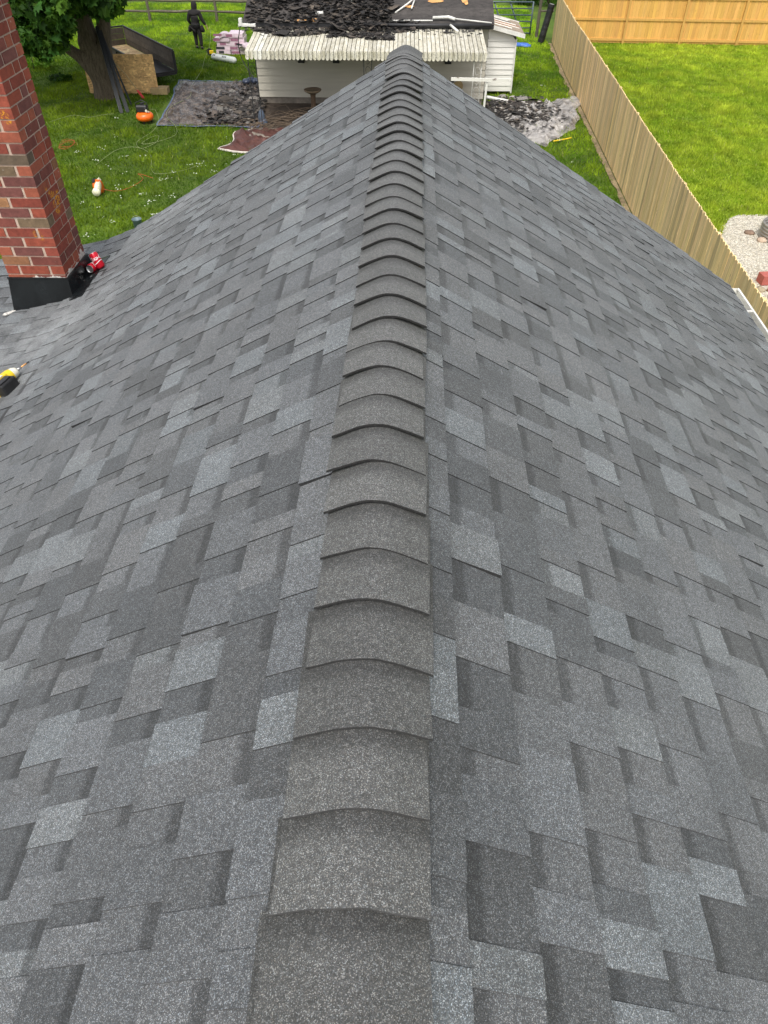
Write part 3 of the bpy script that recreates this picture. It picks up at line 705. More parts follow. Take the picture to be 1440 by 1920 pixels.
MB().tube([(-.17,.02,.28),(-.45,.05,.72),(-.93,.08,1.25)],.016,7).build('handle',M_lumber,root)
b=MB(); P=[(.02,0,0),(-.03,-.05,.05),(-.17,-.06,.26),(-.20,.02,.31),(-.13,.05,.25),(.0,.05,.06)]
b.face(P); b.face([(x+.01,y+.012,z-.012) for x,y,z in P[::-1]]); b.tube([(-.02,0,.03),(-.18,.0,.28)],[.05,.035],6,flat=.5); b.build('blade',M_redp,root)

# ---------------------------------------------------------------- trailer, board, block
FR=Vector((-11.67,33.65,0)); NR=Vector((-8.65,29.56,0)); d=(NR-FR).normalized(); n_=Vector((-d.y,d.x,0)); n_=n_ if n_.x<0 else -n_
ang=math.atan2(d.y,d.x); Lt=(NR-FR).length; Wt=1.66
root=thing('utility_trailer','open utility trailer with black steel rails and grey plank sides','trailer',FR,ang)
sgn = 1 if (Matrix.Rotation(ang,3,'Z')@Vector((0,1,0))).dot(n_)>0 else -1
YW=lambda y: y*sgn
MB().box((Lt/2,YW(Wt/2),.46),(Lt-.02,Wt-.03,.05)).build('floor',M_black,root)
MB().box((1.35,YW(Wt/2),.496),(2.6,Wt-.06,.018)).build('floor_sheet',M_osb2,root)
for yy in (0,Wt):
    b=MB()
    for k,z in enumerate((.60,.80,.995)): b.box((Lt/2,YW(yy),z),(Lt-.06,.035,.185),col=jit((1,1,1),.2))
    b.build('side_boards',M_oldwood,root)
b=MB()
for z in (.60,.80,.995): b.box((.02,YW(Wt/2),z),(.035,Wt-.06,.185),col=jit((1,1,1),.2))
b.build('front_boards',M_oldwood,root)
b=MB()
for yy in (0,Wt):
    b.box((Lt/2,YW(yy),1.125),(Lt+.04,.055,.05)); b.box((Lt/2,YW(yy),.42),(Lt+.04,.06,.09))
    for k in range(6): b.box((k*Lt/5,YW(yy)+(.045 if yy*sgn>0 or (yy==0 and sgn<0) else -.045),.77),(.05,.03,.66))
b.box((0,YW(Wt/2),1.126),(.05,Wt-.06,.048)); b.box((0,YW(Wt/2),.40),(.06,Wt-.065,.07)); b.box((Lt,YW(Wt/2),.40),(.06,Wt-.065,.07)); b.box((Lt,YW(0),.77),(.06,.06,.64))
b.build('frame',M_black,root)
for yy in (-.16,Wt+.16):
    b=MB(); b.lathe([(.10,-.09),(.29,-.09),(.31,-.06),(.31,.06),(.29,.09),(.10,.09)],Matrix.Translation((Lt*.55,YW(yy),.31))@Matrix.Rotation(R(90),4,'X'),n=24)
    w_=b.build('wheel',M_black,root,smooth=True)
    MB().lathe([(0,-.07),(.16,-.07),(.18,-.10),(.18,.08),(0,.08)],Matrix.Translation((Lt*.55,YW(yy),.31))@Matrix.Rotation(R(90),4,'X'),n=20).build('rim',M_galv,w_)
    MB().box((Lt*.55,YW(yy),.67),(.85,.22,.02)).build('fender',M_black,root)
MB().tube([(-.05,YW(Wt*.2),.42),(-1.3,YW(Wt/2),.42),(-.05,YW(Wt*.8),.42)],.04,6).build('drawbar',M_black,root)
root=thing('strand_board','sheet of strand board standing on edge behind the maple','board',(-10.30,28.42,0))
MB().box((0,0,.61),(2.50,.018,1.20),rot=Matrix.Rotation(R(-3),3,'X')).build('board',M_osb,root)
MB().box((0,.02,.005),(2.4,.06,.03)).build('edge_strip',M_lumber,root)
root=thing('timber_block','short treated timber block at the foot of the strand board','timber',(-9.0,28.25,0))
MB().box((0,.15,.12),(.60,.42,.20),rot=R(2)).build('upper_block',M_lumber,root,bevel=.01)

# ---------------------------------------------------------------- compressor
root=thing('air_compressor','orange pancake air compressor with black pump on the lawn','compressor',(-8.60,25.05,0))
MB().lathe([(0,.05),(.16,.06),(.25,.10),(.275,.16),(.27,.23),(.20,.30),(0,.32)],n=28).build('tank',M_orange,root,smooth=True)
b=MB(); b.box((-.06,0,.40),(.26,.20,.15)); b.tube([(-.20,0,.42),(.12,0,.42)],.10,12); b.box((-.02,.04,.52),(.10,.10,.10)); b.build('pump',M_black,root,bevel=.01)
b=MB(); b.tube([(-.22,-.05,.30),(-.20,-.05,.58),(.02,-.05,.66),(.16,-.05,.58),(.20,-.05,.34)],.014,6); b.build('handle',M_black,root,smooth=True)
b=MB(); b.lathe([(0,0),(.035,0),(.035,.03),(0,.03)],Matrix.Translation((.13,-.14,.38))@Matrix.Rotation(R(90),4,'X'),n=12); b.box((.16,-.10,.34),(.10,.03,.03)); b.build('gauge',M_label,root)
for a in (.5,2.6,4.7): MB().tube([(.19*math.cos(a),.19*math.sin(a),0),(.19*math.cos(a),.19*math.sin(a),.09)],.025,8).build('foot',M_black,root)

# hoses and cords
def line(name,pts,r,m,label,cat):
    P=[]; pts=[Vector(p) for p in pts]
    for i_ in range(len(pts)-1):
        p0=pts[max(i_-1,0)];p1=pts[i_];p2=pts[i_+1];p3=pts[min(i_+2,len(pts)-1)]
        for k in range(6):
            u=k/6; P.append(.5*((2*p1)+(p2-p0)*u+(2*p0-5*p1+4*p2-p3)*u*u+(3*p1-p0-3*p2+p3)*u**3))
    P.append(pts[-1]); o=MB().tube(P,r,6).build(name,m,smooth=True); return tag(o,label,cat)
line('air_hose',[(-8.56,35.28,.83),(-8.50,35.0,.55),(-8.52,34.4,.2),(-8.5,33.4,.05),(-8.25,31.8,.05),(-8.1,30.4,.10),(-8.0,28.9,.12),(-7.75,27.6,.12),(-8.1,26.4,.12),(-8.0,25.4,.10),(-7.5,24.5,.06),(-7.3,23.7,.04),(-7.7,23.0,.04),(-8.1,22.8,.04),(-8.0,23.4,.04),(-7.8,23.6,.04),(-7.7,22.9,.05),(-8.0,22.4,.04),(-8.3,23.0,.04),(-8.1,23.9,.05),(-8.1,24.8,.10),(-8.3,25.3,.3),(-8.42,25.1,.36)],.0055,M_hose,'pale hose running from the worker over the brown tarp to the compressor','hose')
line('garden_hose',[(-8.9,21.0,.03),(-8.7,22.2,.04),(-8.2,22.5,.04),(-7.6,21.9,.04),(-7.2,20.6,.04),(-6.9,20.3,.04),(-6.3,20.6,.04),(-5.9,21.2,.04)],.0055,M_hose,'pale hose looping across the lawn between chimney and maroon tarp','hose')
line('white_cord',[(-11.7,24.9,.03),(-11.2,25.6,.04),(-10.6,25.4,.04),(-10.2,25.7,.04),(-9.9,25.8,.04)],.006,M_hose,'thin pale cord lying in the grass below the gutters','string')  # white cord lying loose in the grass
P=[]
for k in range(40):
    a=k*.55; P.append((-10.3+.22*math.cos(a)*(1+.2*math.sin(k)),22.6+.35*math.sin(a)*(1+.2*math.cos(k*1.3)),.03+.002*k))
line('orange_cord',P,.004,M_cord,'loose orange cord coil in the grass beside the chimney','cord')
line('orange_cord',[(-8.0,18.9,.12),(-7.7,19.0,.04),(-7.4,19.3,.04),(-7.25,19.9,.04),(-7.5,20.3,.04),(-7.0,20.0,.03)],.006,M_cord,'orange cord trailing from the white and orange nail gun','cord')

# nail gun / blower on the lawn
root=thing('coil_nailer','white and orange nail gun lying on the lawn','nail gun',(-8.13,18.95,0)); root.scale=(1.6,1.6,1.6)
MB().lathe([(0,-.13),(.055,-.125),(.07,-.09),(.07,.02),(.055,.10),(.03,.16),(.02,.20),(0,.20)],Matrix.Translation((0,0,.12))@Matrix.Rotation(R(12),4,'Z')@Matrix.Rotation(R(-82),4,'X')@Matrix.Diagonal((.72,1,1.15,1)),n=18).build('housing',M_cream,root,smooth=True)
MB().lathe([(0,-.05),(.10,-.05),(.115,0),(.10,.05),(0,.05)],Matrix.Translation((-.01,.03,.09))@Matrix.Rotation(R(80),4,'Y'),n=18).build('magazine',M_orange,root,smooth=True)
b=MB(); b.box((-.055,.02,.19),(.05,.13,.03),rot=R(12)); b.build('grip_pad',M_black,root,bevel=.006)
b=MB(); b.lathe([(0,-.03),(.06,-.03),(.064,.0),(.06,.03),(0,.03)],Matrix.Translation((.03,-.19,.09))@Matrix.Rotation(R(90),4,'X'),n=16); b.build('end_cap',M_cream,root,smooth=True)
b=MB(); b.tube([(-.05,.25,.12),(-.09,.36,.06)],[.02,.012],8); b.build('nozzle',M_galv,root)

# ---------------------------------------------------------------- person
pr=thing('person','person in black hooded top and trousers walking away across the lawn','person',(-9.15,35.35,0),R(-6))
S=1.0
body=skin('body',[(0,0,.84),(0,0,1.02),(0,.01,1.20),(0,.05,1.33),(0,.10,1.43),(0,.13,1.55),
    (.09,0,.80),(.13,-.04,.46),(.16,-.10,.08),(.16,.06,.03),(-.09,0,.80),(-.09,.06,.45),(-.10,.02,.08),(-.10,.18,.03),
    (.19,.03,1.30),(.29,.02,1.06),(.42,.08,.86),(-.19,.03,1.30),(-.28,0,1.05),(-.24,.12,.86),
    (.445,.10,.80),(-.225,.16,.80)],
    [(0,1),(1,2),(2,3),(3,4),(4,5),(0,6),(6,7),(7,8),(8,9),(0,10),(10,11),(11,12),(12,13),(3,14),(14,15),(15,16),(3,17),(17,18),(18,19),(16,20),(19,21)],
    [.05,.07,.09,.09,.05,.07,.045,.045,.035,.035,.045,.045,.035,.035,.055,.042,.025,.055,.042,.025,.028,.028],M_skin,pr,2)
def fingers(cx,cy,cz,s):
    b=MB()
    for k in range(4):
        off=(k-1.5)*.018; L_=(.062,.072,.068,.055)[k]
        b.tube([(cx+off*.3,cy+off,cz-.02),(cx+off*.3+.006*s,cy+off,cz-.02-L_*.5),(cx+off*.3-.006*s,cy+off*.9,cz-.02-L_)],[.009,.0085,.006],6)
    b.tube([(cx-.01*s,cy+.025,cz+.01),(cx-.012*s,cy+.05,cz-.015),(cx-.008*s,cy+.055,cz-.04)],[.011,.009,.007],6); return b
fingers(.455,.11,.79,1).build('fingers',M_skin,body); fingers(-.22,.18,.79,-1).build('fingers',M_skin,body)
skin('hooded_top',[(0,0,.88),(0,0,1.04),(0,.01,1.20),(0,.05,1.32),(0,.08,1.41),(0,.10,1.45),(.20,.03,1.29),(.30,.02,1.06),(.41,.078,.87),(-.20,.03,1.29),(-.30,0,1.05),(-.24,.12,.88)],
    [(0,1),(1,2),(2,3),(3,4),(4,5),(3,6),(6,7),(7,8),(3,9),(9,10),(10,11)],[(.19,.15),(.18,.14),(.21,.15),(.17,.13),.09,.135,.10,.075,.050,.10,.075,.050],M_cloth,pr,2)
MB().lathe([(.11,-.26),(.10,-.20),(.09,-.165),(.095,-.14),(.105,-.10),(.118,-.02),(.118,.06),(.09,.13),(.04,.165),(0,.17)],Matrix.Translation((0,.115,1.52))@Matrix.Rotation(R(-14),4,'X')@Matrix.Diagonal((1,1.12,1,1)),n=16).build('hood',M_cloth,pr,smooth=True)
skin('trousers',[(0,0,.86),(.10,0,.76),(.14,-.04,.46),(.16,-.10,.13),(-.10,0,.76),(-.10,.06,.45),(-.10,.02,.13)],[(0,1),(1,2),(2,3),(0,4),(4,5),(5,6)],[.165,.125,.09,.065,.125,.09,.065],M_cloth,pr,2)
for x,y in ((.16,-.10),(-.10,.02)):
    skin('boot',[(x,y,.14),(x,y,.05),(x,y+.09,.045),(x,y+.17,.035)],[(0,1),(1,2),(2,3)],[.06,.055,.05,.04],M_black,pr,2)
for x,y in ((-.25,-.02),(.26,-.02)):
    b=MB(); b.lathe([(.06,.10),(.085,.05),(.095,-.04),(.08,-.12),(.03,-.15),(0,-.15)],Matrix.Translation((x,y,.77))@Matrix.Rotation(-.35*(1 if x>0 else -1),4,'Y')@Matrix.Diagonal((.9,1,1,1)),n=10); b.build('tool_pouch',M_cloth,pr,smooth=True)
MB().lathe([(.06,-.16),(.14,-.12),(.185,-.04),(.19,.03),(.16,.12),(.10,.16)],Matrix.Translation((0,0,.87))@Matrix.Diagonal((1,.80,1,1)),n=18).build('jacket_hem',M_cloth,pr,smooth=True)
MB().lathe([(.192,-.03),(.196,0),(.190,.03)],Matrix.Translation((0,0,.90))@Matrix.Diagonal((1,.8,1,1)),n=18).build('belt',M_black,pr)

# ---------------------------------------------------------------- pink bundles, roll, tool
random.seed(3)
def bundle(x,y,z,rz,label,tilt=0,w_=.98,d_=.34,h_=.088):
    t=thing('wrapped_bundle',label,'bundle',(x,y,z),rz,'pink wrapped bundles in the stack')
    k=random.uniform(.85,1.12)
    n=8; b=MB()
    for a in range(n):
        xa=-w_/2+w_*a/n; xb=-w_/2+w_*(a+1)/n; sag=lambda q:-tilt*(q/(w_/2))**2*.10
        b.hexa([(xa,-d_/2,sag(xa)),(xb,-d_/2,sag(xb)),(xb,d_/2,sag(xb)),(xa,d_/2,sag(xa)),(xa,-d_/2+.004,h_+sag(xa)),(xb,-d_/2+.004,h_+sag(xb)),(xb,d_/2-.004,h_+sag(xb)),(xa,d_/2-.004,h_+sag(xa))],(k,k,k))
    o=b.build('wrap',M_pink,t)
    b=MB(); x0=random.uniform(-.3,.05); wd=random.uniform(.2,.4)
    b.box((x0,-d_/2-.0008,h_*.5),(wd,.003,h_*.7)); b.build('printed_panel',M_print if random.random()<.5 else pmat('magenta print',(.36,.16,.24),.4,20,.2,0),t)
N=0
names=['bottom','second','third','fourth','fifth']
for lv in range(5):
    for jx in range(2 if lv<4 else 1):
        for jy in range(2):
            x=-7.58+(-.30 if jx==0 else .30)*1.0+random.uniform(-.05,.05) ; y=34.55+(.0 if jy==0 else .36)+random.uniform(-.02,.02)
            if lv==4: x=-7.32
            side='left' if jx==0 else 'right'; fr='front' if jy==0 else 'back'
            bundle(x,y,.148*lv+.03,random.uniform(-.05,.05),('pink wrapped bundle, %s %s of the %s layer'%(fr,side,names[lv])) if lv<4 else 'pink wrapped bundle, %s one of the top pair'%fr,w_=.60,h_=.135)
bundle(-7.80,34.55,.66,.15,'pale pink bundle lying bent on top of the stack, nearest the worker',.9,w_=.46,d_=.40,h_=.12)
bundle(-6.98,34.30,.36,-.5,'pale pink bundle slumped at the right end of the stack',1.2,w_=.42,d_=.32)
root=thing('wrapped_roll','white wrapped roll lying on grass in front of the pink stack','roll',(-7.65,33.2,.12),R(-32))
MB().lathe([(0,-.62),(.09,-.62),(.115,-.59),(.118,.0),(.115,.56),(.08,.62),(.02,.67),(0,.67)],Matrix.Rotation(R(90),4,'Y'),n=18).build('roll_body',M_roll,root,smooth=True)
b=MB()
for x0,wd in ((-.50,.05),(-.42,.05),(.02,.05),(.10,.04),(.18,.05)): b.box((x0,-.085,.083),(wd,.06,.004),rot=Matrix.Rotation(R(45),3,'X'))
b.build('print_marks',M_print,root)
root=thing('circular_saw','small yellow and black power tool beside the pink stack','power tool',(-8.40,34.15,0))
MB().lathe([(0,-.03),(.11,-.03),(.12,0),(.11,.03),(0,.03)],Matrix.Translation((-.02,0,.14))@Matrix.Rotation(R(80),4,'X'),n=18).build('blade_guard',M_black,root)
b=MB(); b.box((.06,-.07,.16),(.16,.10,.12)); b.box((.14,-.05,.08),(.1,.1,.1)); b.build('motor_housing',M_yellow,root,bevel=.015)
b=MB(); b.tube([(-.12,-.02,.12),(-.16,0,.2),(-.05,0,.27),(.08,-.02,.25)],.018,7); b.build('handle',M_black,root)

# ---------------------------------------------------------------- tarps
def tarp(name,corners,m,label,amp,seed,nu=90,nv=90,hem=None,z0=.02,rag=.06,fold=1.0,fq=1.0):
    cs=[Vector((*c,0)) for c in corners]; ctr=sum(cs,Vector())/4; root=thing(name,label,'tarp',ctr)
    G_={}
    b=MB()
    for i_ in range(nu+1):
        for j in range(nv+1):
            u=i_/nu; v=j/nv; p=cs[0]*(1-u)*(1-v)+cs[1]*(1-u)*v+cs[2]*u*v+cs[3]*u*(1-v)
            e=min(u,1-u,v,1-v)
            p=p+Vector((noise.noise((p.x*1.1,p.y*1.1,seed)),noise.noise((p.x*1.1,p.y*1.1,seed+9)),0))*rag*(2.2 if e<.05 else 1)
            q=Vector(((p.x+p.y*.5)*1.0,(p.y-p.x*.3)*.5,seed))*fq; r1=1-abs(noise.noise(q*1.9)*2); r2=1-abs(noise.noise(q*4.1+Vector((3,1,0)))*2); r3=1-abs(noise.noise(q*8.5+Vector((0,5,0)))*2)
            h=amp*(.40*max(0,r1)**2.2*fold+.35*max(0,r2)**2+.22*max(0,r3)**2); h*=min(1,e*9+.12)
            b.v.append((p.x-ctr.x,p.y-ctr.y,z0+max(h,0))); b.c.append((1,1,1))
    n=nv+1
    for i_ in range(nu):
        for j in range(nv): b.f.append((i_*n+j,i_*n+j+1,(i_+1)*n+j+1,(i_+1)*n+j))
    b.build('sheet',m,root,smooth=True)
    if hem:
        rim=[i_*n for i_ in range(nu+1)]+[nu*n+j for j in range(n)]+[i_*n+nv for i_ in range(nu,-1,-1)]+[j for j in range(nv,-1,-1)]
        P=[Vector(b.v[k])+V(0,0,.004) for k in rim]; P=[p for k,p in enumerate(P) if k==0 or (p-P[k-1]).length>1e-4]
        MB().tube(P,.028,5,flat=.4).build('hem',hem,root)
    return root
def debris(name,label,region,n,size,z,seed,cols,thick=.006,zf=None,kind='stuff',parent=None,pile=None):
    random.seed(seed); b=MB()
    for _ in range(n):
        x,y=region(); zz=(zf(x,y) if zf else z)+random.random()**2*(pile(x,y) if pile else .05); s=size*random.uniform(.35,1.3)*(2.6 if random.random()<.025 else 1); w_=s*random.uniform(.3,.9)
        M_=Matrix.Translation((x,y,zz))@Matrix.Rotation(random.uniform(0,6.28),4,'Z')@Matrix.Rotation(random.gauss(0,.17),4,'X')@Matrix.Rotation(random.gauss(0,.16),4,'Y')
        c=jit(random.choice(cols),.35); bend=random.uniform(-.12,.12)*s
        P=[(-s/2,-w_/2*random.uniform(.5,1),0),(0,-w_/2,bend),(s/2*random.uniform(.7,1),-w_/2,0),(s/2,w_/2*random.uniform(.4,1),0),(0,w_/2,bend),(-s/2*random.uniform(.6,1),w_/2,0)]
        T=[M_@Vector(p) for p in P]; B=[M_@(Vector(p)-V(0,0,thick)) for p in P]
        b.face([T[0],T[1],T[4],T[5]],c); b.face([T[1],T[2],T[3],T[4]],c); b.face([B[5],B[4],B[1],B[0]],(.02,.02,.02)); b.face([B[4],B[3],B[2],B[1]],(.02,.02,.02))
        for i_ in range(6): b.face([T[i_],B[i_],B[(i_+1)%6],T[(i_+1)%6]],(.03,.03,.03))
    o=b.build(name,M_debris,parent)
    if label: tag(o,label,'debris')
    if kind: o['kind']=kind
    return o
DB=[(.036,.029,.024),(.050,.040,.032),(.024,.020,.017),(.085,.068,.052),(.014,.012,.011)]
DC=[(.035,.032,.030),(.05,.047,.044),(.022,.021,.020),(.085,.078,.070),(.012,.012,.013)]
DL=DC+[(.30,.28,.25),(.20,.17,.13)]
tarp('brown_tarp',[(-8.09,24.65),(-4.9,24.6),(-5.3,30.1),(-8.73,30.1)],M_tarpB,'crumpled dark brown tarp with blue hem spread beside the garage porch',.19,1,hem=M_hem,fq=.85)
def reg1():
    while True:
        x=random.gauss(-5.5,.65); y=random.gauss(26.9,1.5)
        if -7.2<x<-5.0 and 24.7<y<29.9: return x,y
debris('shingle_debris','torn dark shingle scraps heaped on the brown tarp',reg1,1500,.16,.10,21,DB+[(.14,.13,.115)])
tarp('maroon_tarp',[(-5.55,22.35),(-3.6,22.0),(-3.2,24.6),(-5.45,24.2)],M_tarpM,'bunched maroon tarp with pale edge in front of the porch post',.24,4,nu=60,nv=60,hem=M_hemw,rag=.16,fq=.55)
tarp('grey_tarp',[(2.2,26.0),(3.95,22.9),(5.50,25.7),(5.80,28.5)],M_tarpG,'wrinkled grey tarp strewn with shingle scraps by the tan fence',.26,12,nu=100,nv=100,rag=.14,fq=.62)
def reg2():
    while True:
        x=random.gauss(3.35,.60); y=random.gauss(26.3,.8)
        if 2.5<x<5.0 and 24.0<y<27.9 and (x-2.2)*.5+ (y-26)*.9>-1.2: return x,y
debris('shingle_debris','dark shingle scraps and plank bits scattered over the grey tarp',reg2,1500,.14,.15,22,DB+[(.32,.30,.27)])
root=thing('plastic_sheet','crumpled navy plastic sheet at the back corner of the brown tarp','plastic sheet',(-5.7,29.4,.1))
b=MB(); 
for k in range(7): 
    blob_mesh(b,(-.35+.14*k,.10*math.sin(k),.10+.03*(k%2)),(.17,.22,.08),(1,1,1),70+k,8)
b.build('sheet',M_navy,root,smooth=True)
root=thing('cloth_bundle','blue grey cloth hanging at the foot of the left porch post','cloth',(-4.78,24.9,0))
b=MB(); blob_mesh(b,(0,0,.22),(.11,.10,.26),(1,1,1),81,10); blob_mesh(b,(.05,-.03,.10),(.13,.10,.12),(1,1,1),82,10); b.build('cloth_folds',pmat('blue grey cloth',(.10,.13,.18),.8,14,.3,.3),root,smooth=True)
root=thing('blue_tarp','folded bright blue tarp lying against the garage side','tarp',(4.55,36.25,0))
b=MB()
for k,(x,y,rx,ry,h) in enumerate(((-.7,.05,.5,.22,.20),(-.25,0,.5,.24,.17),(.15,.05,.42,.2,.15),(.35,-.06,.25,.16,.12))): blob_mesh(b,(x,y,h*.5),(rx,ry,h*.6),(1,1,1),90+k,14)
b.build('folds',M_blue,root,smooth=True)
line('yellow_pole',[(4.32,23.42,.06),(4.75,23.68,.05),(4.92,23.80,.05)],.02,M_yellow,'yellow handled tool lying at the near edge of the grey tarp','tool')
line('downspout',[(2.55,27.4,.25),(3.3,27.35,.14)],.055,M_white,'white downspout length lying below the side wing','downspout')
line('drain_hose',[(3.3,27.35,.13),(3.7,27.2,.10),(4.1,27.35,.09),(4.45,27.45,.08)],.07,pmat('brown hose',(.10,.075,.055),.7,20,.3,.3),'brown corrugated drain hose joined to the white downspout','hose')

# ---------------------------------------------------------------- garage
gar=thing('garage','low white sided garage with stripped dark roof and slatted metal awning','garage',(-1.4,29,0)); gx,gy=-1.4,29
SL=.15  # tone of the lap undersides: shade lines painted into the siding
def siding(b,xa,ya,xb,yb,z0,z1,zslope=None,lap=.215):
    """lap siding on a vertical plane from (xa,ya) to (xb,yb); zslope gives top z at the end"""
    a=Vector((xa,ya,0)); e=Vector((xb,yb,0)); d=(e-a).normalized(); n_=Vector((d.y,-d.x,0))
    z=z0; top=max(z1,zslope or z1)
    while z<top:
        zt=min(z+lap,top)
        if zslope is None:
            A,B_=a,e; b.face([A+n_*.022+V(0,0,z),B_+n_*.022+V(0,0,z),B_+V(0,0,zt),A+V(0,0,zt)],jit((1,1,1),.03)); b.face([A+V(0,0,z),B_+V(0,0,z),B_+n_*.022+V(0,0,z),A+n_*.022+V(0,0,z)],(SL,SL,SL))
        else:
            L_=(e-a).length
            def lim(zz):   # fraction along where top line equals zz
                return 1 if zz<=min(z1,zslope) else max(0,min(1,(zz-z1)/(zslope-z1)))
            f0=lim(z); f1=lim(zt)
            P=[a+n_*.022+V(0,0,z),a+(e-a)*f0+n_*.022+V(0,0,z),a+(e-a)*f1+V(0,0,zt),a+V(0,0,zt)]
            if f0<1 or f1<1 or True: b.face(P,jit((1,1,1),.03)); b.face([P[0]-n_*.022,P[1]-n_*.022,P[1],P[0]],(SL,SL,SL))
        z=zt
b=MB(); siding(b,-5.22-gx,27.3-gy,2.42-gx,27.3-gy,.22,2.36); siding(b,2.42-gx,27.3-gy,2.42-gx,33.1-gy,.22,2.36); siding(b,-5.22-gx,33.1-gy,-5.22-gx,27.3-gy,.22,2.36); siding(b,2.42-gx,33.1-gy,-5.22-gx,33.1-gy,.22,2.36)
b.build('wall',pmat('shaded cream siding',(.50,.47,.39),.6,3,.08,.05,stretch=(.3,1,3),use_attr=True),gar)  # cream paint, darkened in colour for the shade under the awning
b=MB(); b.box((-1.4-gx,30.2-gy,.11),(7.58,5.74,.22)); b.build('foundation',M_conc,gar)
b=MB()
for x in (2.40,-5.21): b.face([(x-gx,27.3-gy,2.36),(x-gx,33.1-gy,2.36),(x-gx,30.2-gy,3.45)])
b.build('gable',M_siding,gar)
# main roof, felt with torn patches
sl=.36; zE=2.42; yE=26.88; yR=30.2
rf=MB(); nx=30
for side in (1,-1):
    for i_ in range(nx):
        for j in range(8):
            xa=-5.45+8.0*i_/nx; xb=-5.45+8.0*(i_+1)/nx; ta=j/8; tb=(j+1)/8
            def pt(x,t_):
                y=yR+(yE-yR)*t_ if side==1 else yR+(33.5-yR)*t_; z=zE+sl*(yR-yE)*(1-t_)+.012*noise.noise((x*1.7,y*1.7,0)); return (x-gx,y-gy,z)
            k=.85 if j%2 else 1.1
            P=[pt(xa,ta),pt(xb,ta),pt(xb,tb),pt(xa,tb)]; rf.face(P,(.050*k,.044*k,.040*k))
rf_o=rf.build('roof',M_felt,gar)
b=MB(); b.box((-1.45-gx,26.92-gy,zE-.07),(7.98,.03,.12)); b.box((-1.45-gx,27.1-gy,zE-.135),(7.96,.36,.02)); b.build('fascia',M_iron,gar)
for x,y,w_,h_ in ((-.15,27.72,.15,.06),(.68,28.02,.26,.12),(1.62,28.02,.11,.09),(1.68,27.92,.07,.10),(-3.6,26.98,.22,.05),(-3.15,27.0,.12,.09)):
    z=zE+sl*(y-yE)+.016; th=math.atan(sl); nn=9
    P=[(x-gx+w_*math.cos(6.28*k/nn)*(.75+.35*random.random()),y-gy+h_*math.sin(6.28*k/nn)*(.7+.5*random.random())) for k in range(nn)]
    b=MB(); b.face([(px_,py_,zE+sl*(py_+gy-yE)+.018) for px_,py_ in P]); b.build('bare_deck_patch',pmat('bare orange decking',(.62,.33,.12),.8,20,.25,.1),rf_o)
# pipe vent and gutter bits along the eave
def addp(name,pts,r,m,par=gar,flat=None): 
    b=MB(); b.tube([(x-gx,y-gy,z) for x,y,z in pts],r,8,flat=flat); return b.build(name,m,par,smooth=True)
addp('gutter',[(-1.6,26.80,zE-.02),(.2,26.80,zE-.03),(2.45,26.80,zE-.02)],.05,M_iron)
addp('gutter_trim',[(-.9,26.95,zE+.06),(.6,26.97,zE+.07)],.022,M_white)
addp('gutter_trim',[(.6,27.05,zE+.13),(1.1,27.0,zE+.16),(1.3,26.9,zE+.12)],.045,M_white)
addp('gutter_trim',[(1.25,27.0,zE+.12),(1.9,26.9,zE+.08),(2.45,26.85,zE+.04)],.02,M_white)
addp('gutter_trim',[(1.15,26.6,zE+.02),(1.38,26.2,zE-.08)],.035,M_white)
addp('vent_pipe',[(-3.15,27.35,zE+.18),(-2.90,27.35,zE+.19)],.05,M_white)
addp('vent_pipe',[(-2.1,28.1,zE+.40),(-1.97,28.0,zE+.55)],.10,M_white)
addp('broken_trim',[(-.6,27.4,zE+.20),(-.2,27.7,zE+.40),(0,28.0,zE+.50)],.025,M_white)
addp('broken_trim',[(-.08,27.5,zE+.30),(.02,28.0,zE+.48)],.025,M_white)
b=MB(); b.box((-5.5-gx,26.85-gy,zE+.02),(.10,.18,.20)); b.box((-5.3-gx,26.84-gy,zE-.06),(.55,.12,.08)); b.build('gutter_end',M_white,gar,bevel=.01)
line('power_cable',[(-5.5,26.8,2.38),(-5.62,26.7,1.9),(-5.58,26.7,1.5),(-5.4,26.6,1.2),(-5.2,26.4,1.0)],.014,M_black,'black cable dangling from the left end of the garage eave','cable')
# wing
SL=.45
b=MB(); siding(b,2.42-gx,28.8-gy,3.52-gx,28.8-gy,.10,2.06,1.74,.168); siding(b,3.52-gx,28.8-gy,3.52-gx,30.7-gy,.10,1.74,None,.168); siding(b,3.52-gx,30.7-gy,2.42-gx,30.7-gy,.10,1.70,None,.168); b.build('side_wing',M_siding,gar)
b=MB(); zz=lambda x:2.16-.225*(x-2.36)
b.hexa([(2.36-gx,28.6-gy,zz(2.36)-.03),(3.76-gx,28.6-gy,zz(3.76)-.03),(3.76-gx,30.85-gy,zz(3.76)-.03),(2.36-gx,30.85-gy,zz(2.36)-.03),(2.36-gx,28.6-gy,zz(2.36)),(3.76-gx,28.6-gy,zz(3.76)),(3.76-gx,30.85-gy,zz(3.76)),(2.36-gx,30.85-gy,zz(2.36))],(.55,.50,.44))
wr=b.build('wing_roof',M_oldwood and pmat('wing roof deck',(.55,.48,.40),.8,9,.35,.3,use_attr=True,stretch=(1,4,1)),gar)
b=MB(); b.hexa([(2.36-gx,28.575-gy,zz(2.36)-.11),(3.78-gx,28.575-gy,zz(3.78)-.11),(3.78-gx,28.597-gy,zz(3.78)-.11),(2.36-gx,28.597-gy,zz(2.36)-.11),(2.36-gx,28.575-gy,zz(2.36)+.015),(3.78-gx,28.575-gy,zz(3.78)+.015),(3.78-gx,28.597-gy,zz(3.78)+.015),(2.36-gx,28.597-gy,zz(2.36)+.015)]); b.build('rake_board',M_white,wr)
random.seed(31)
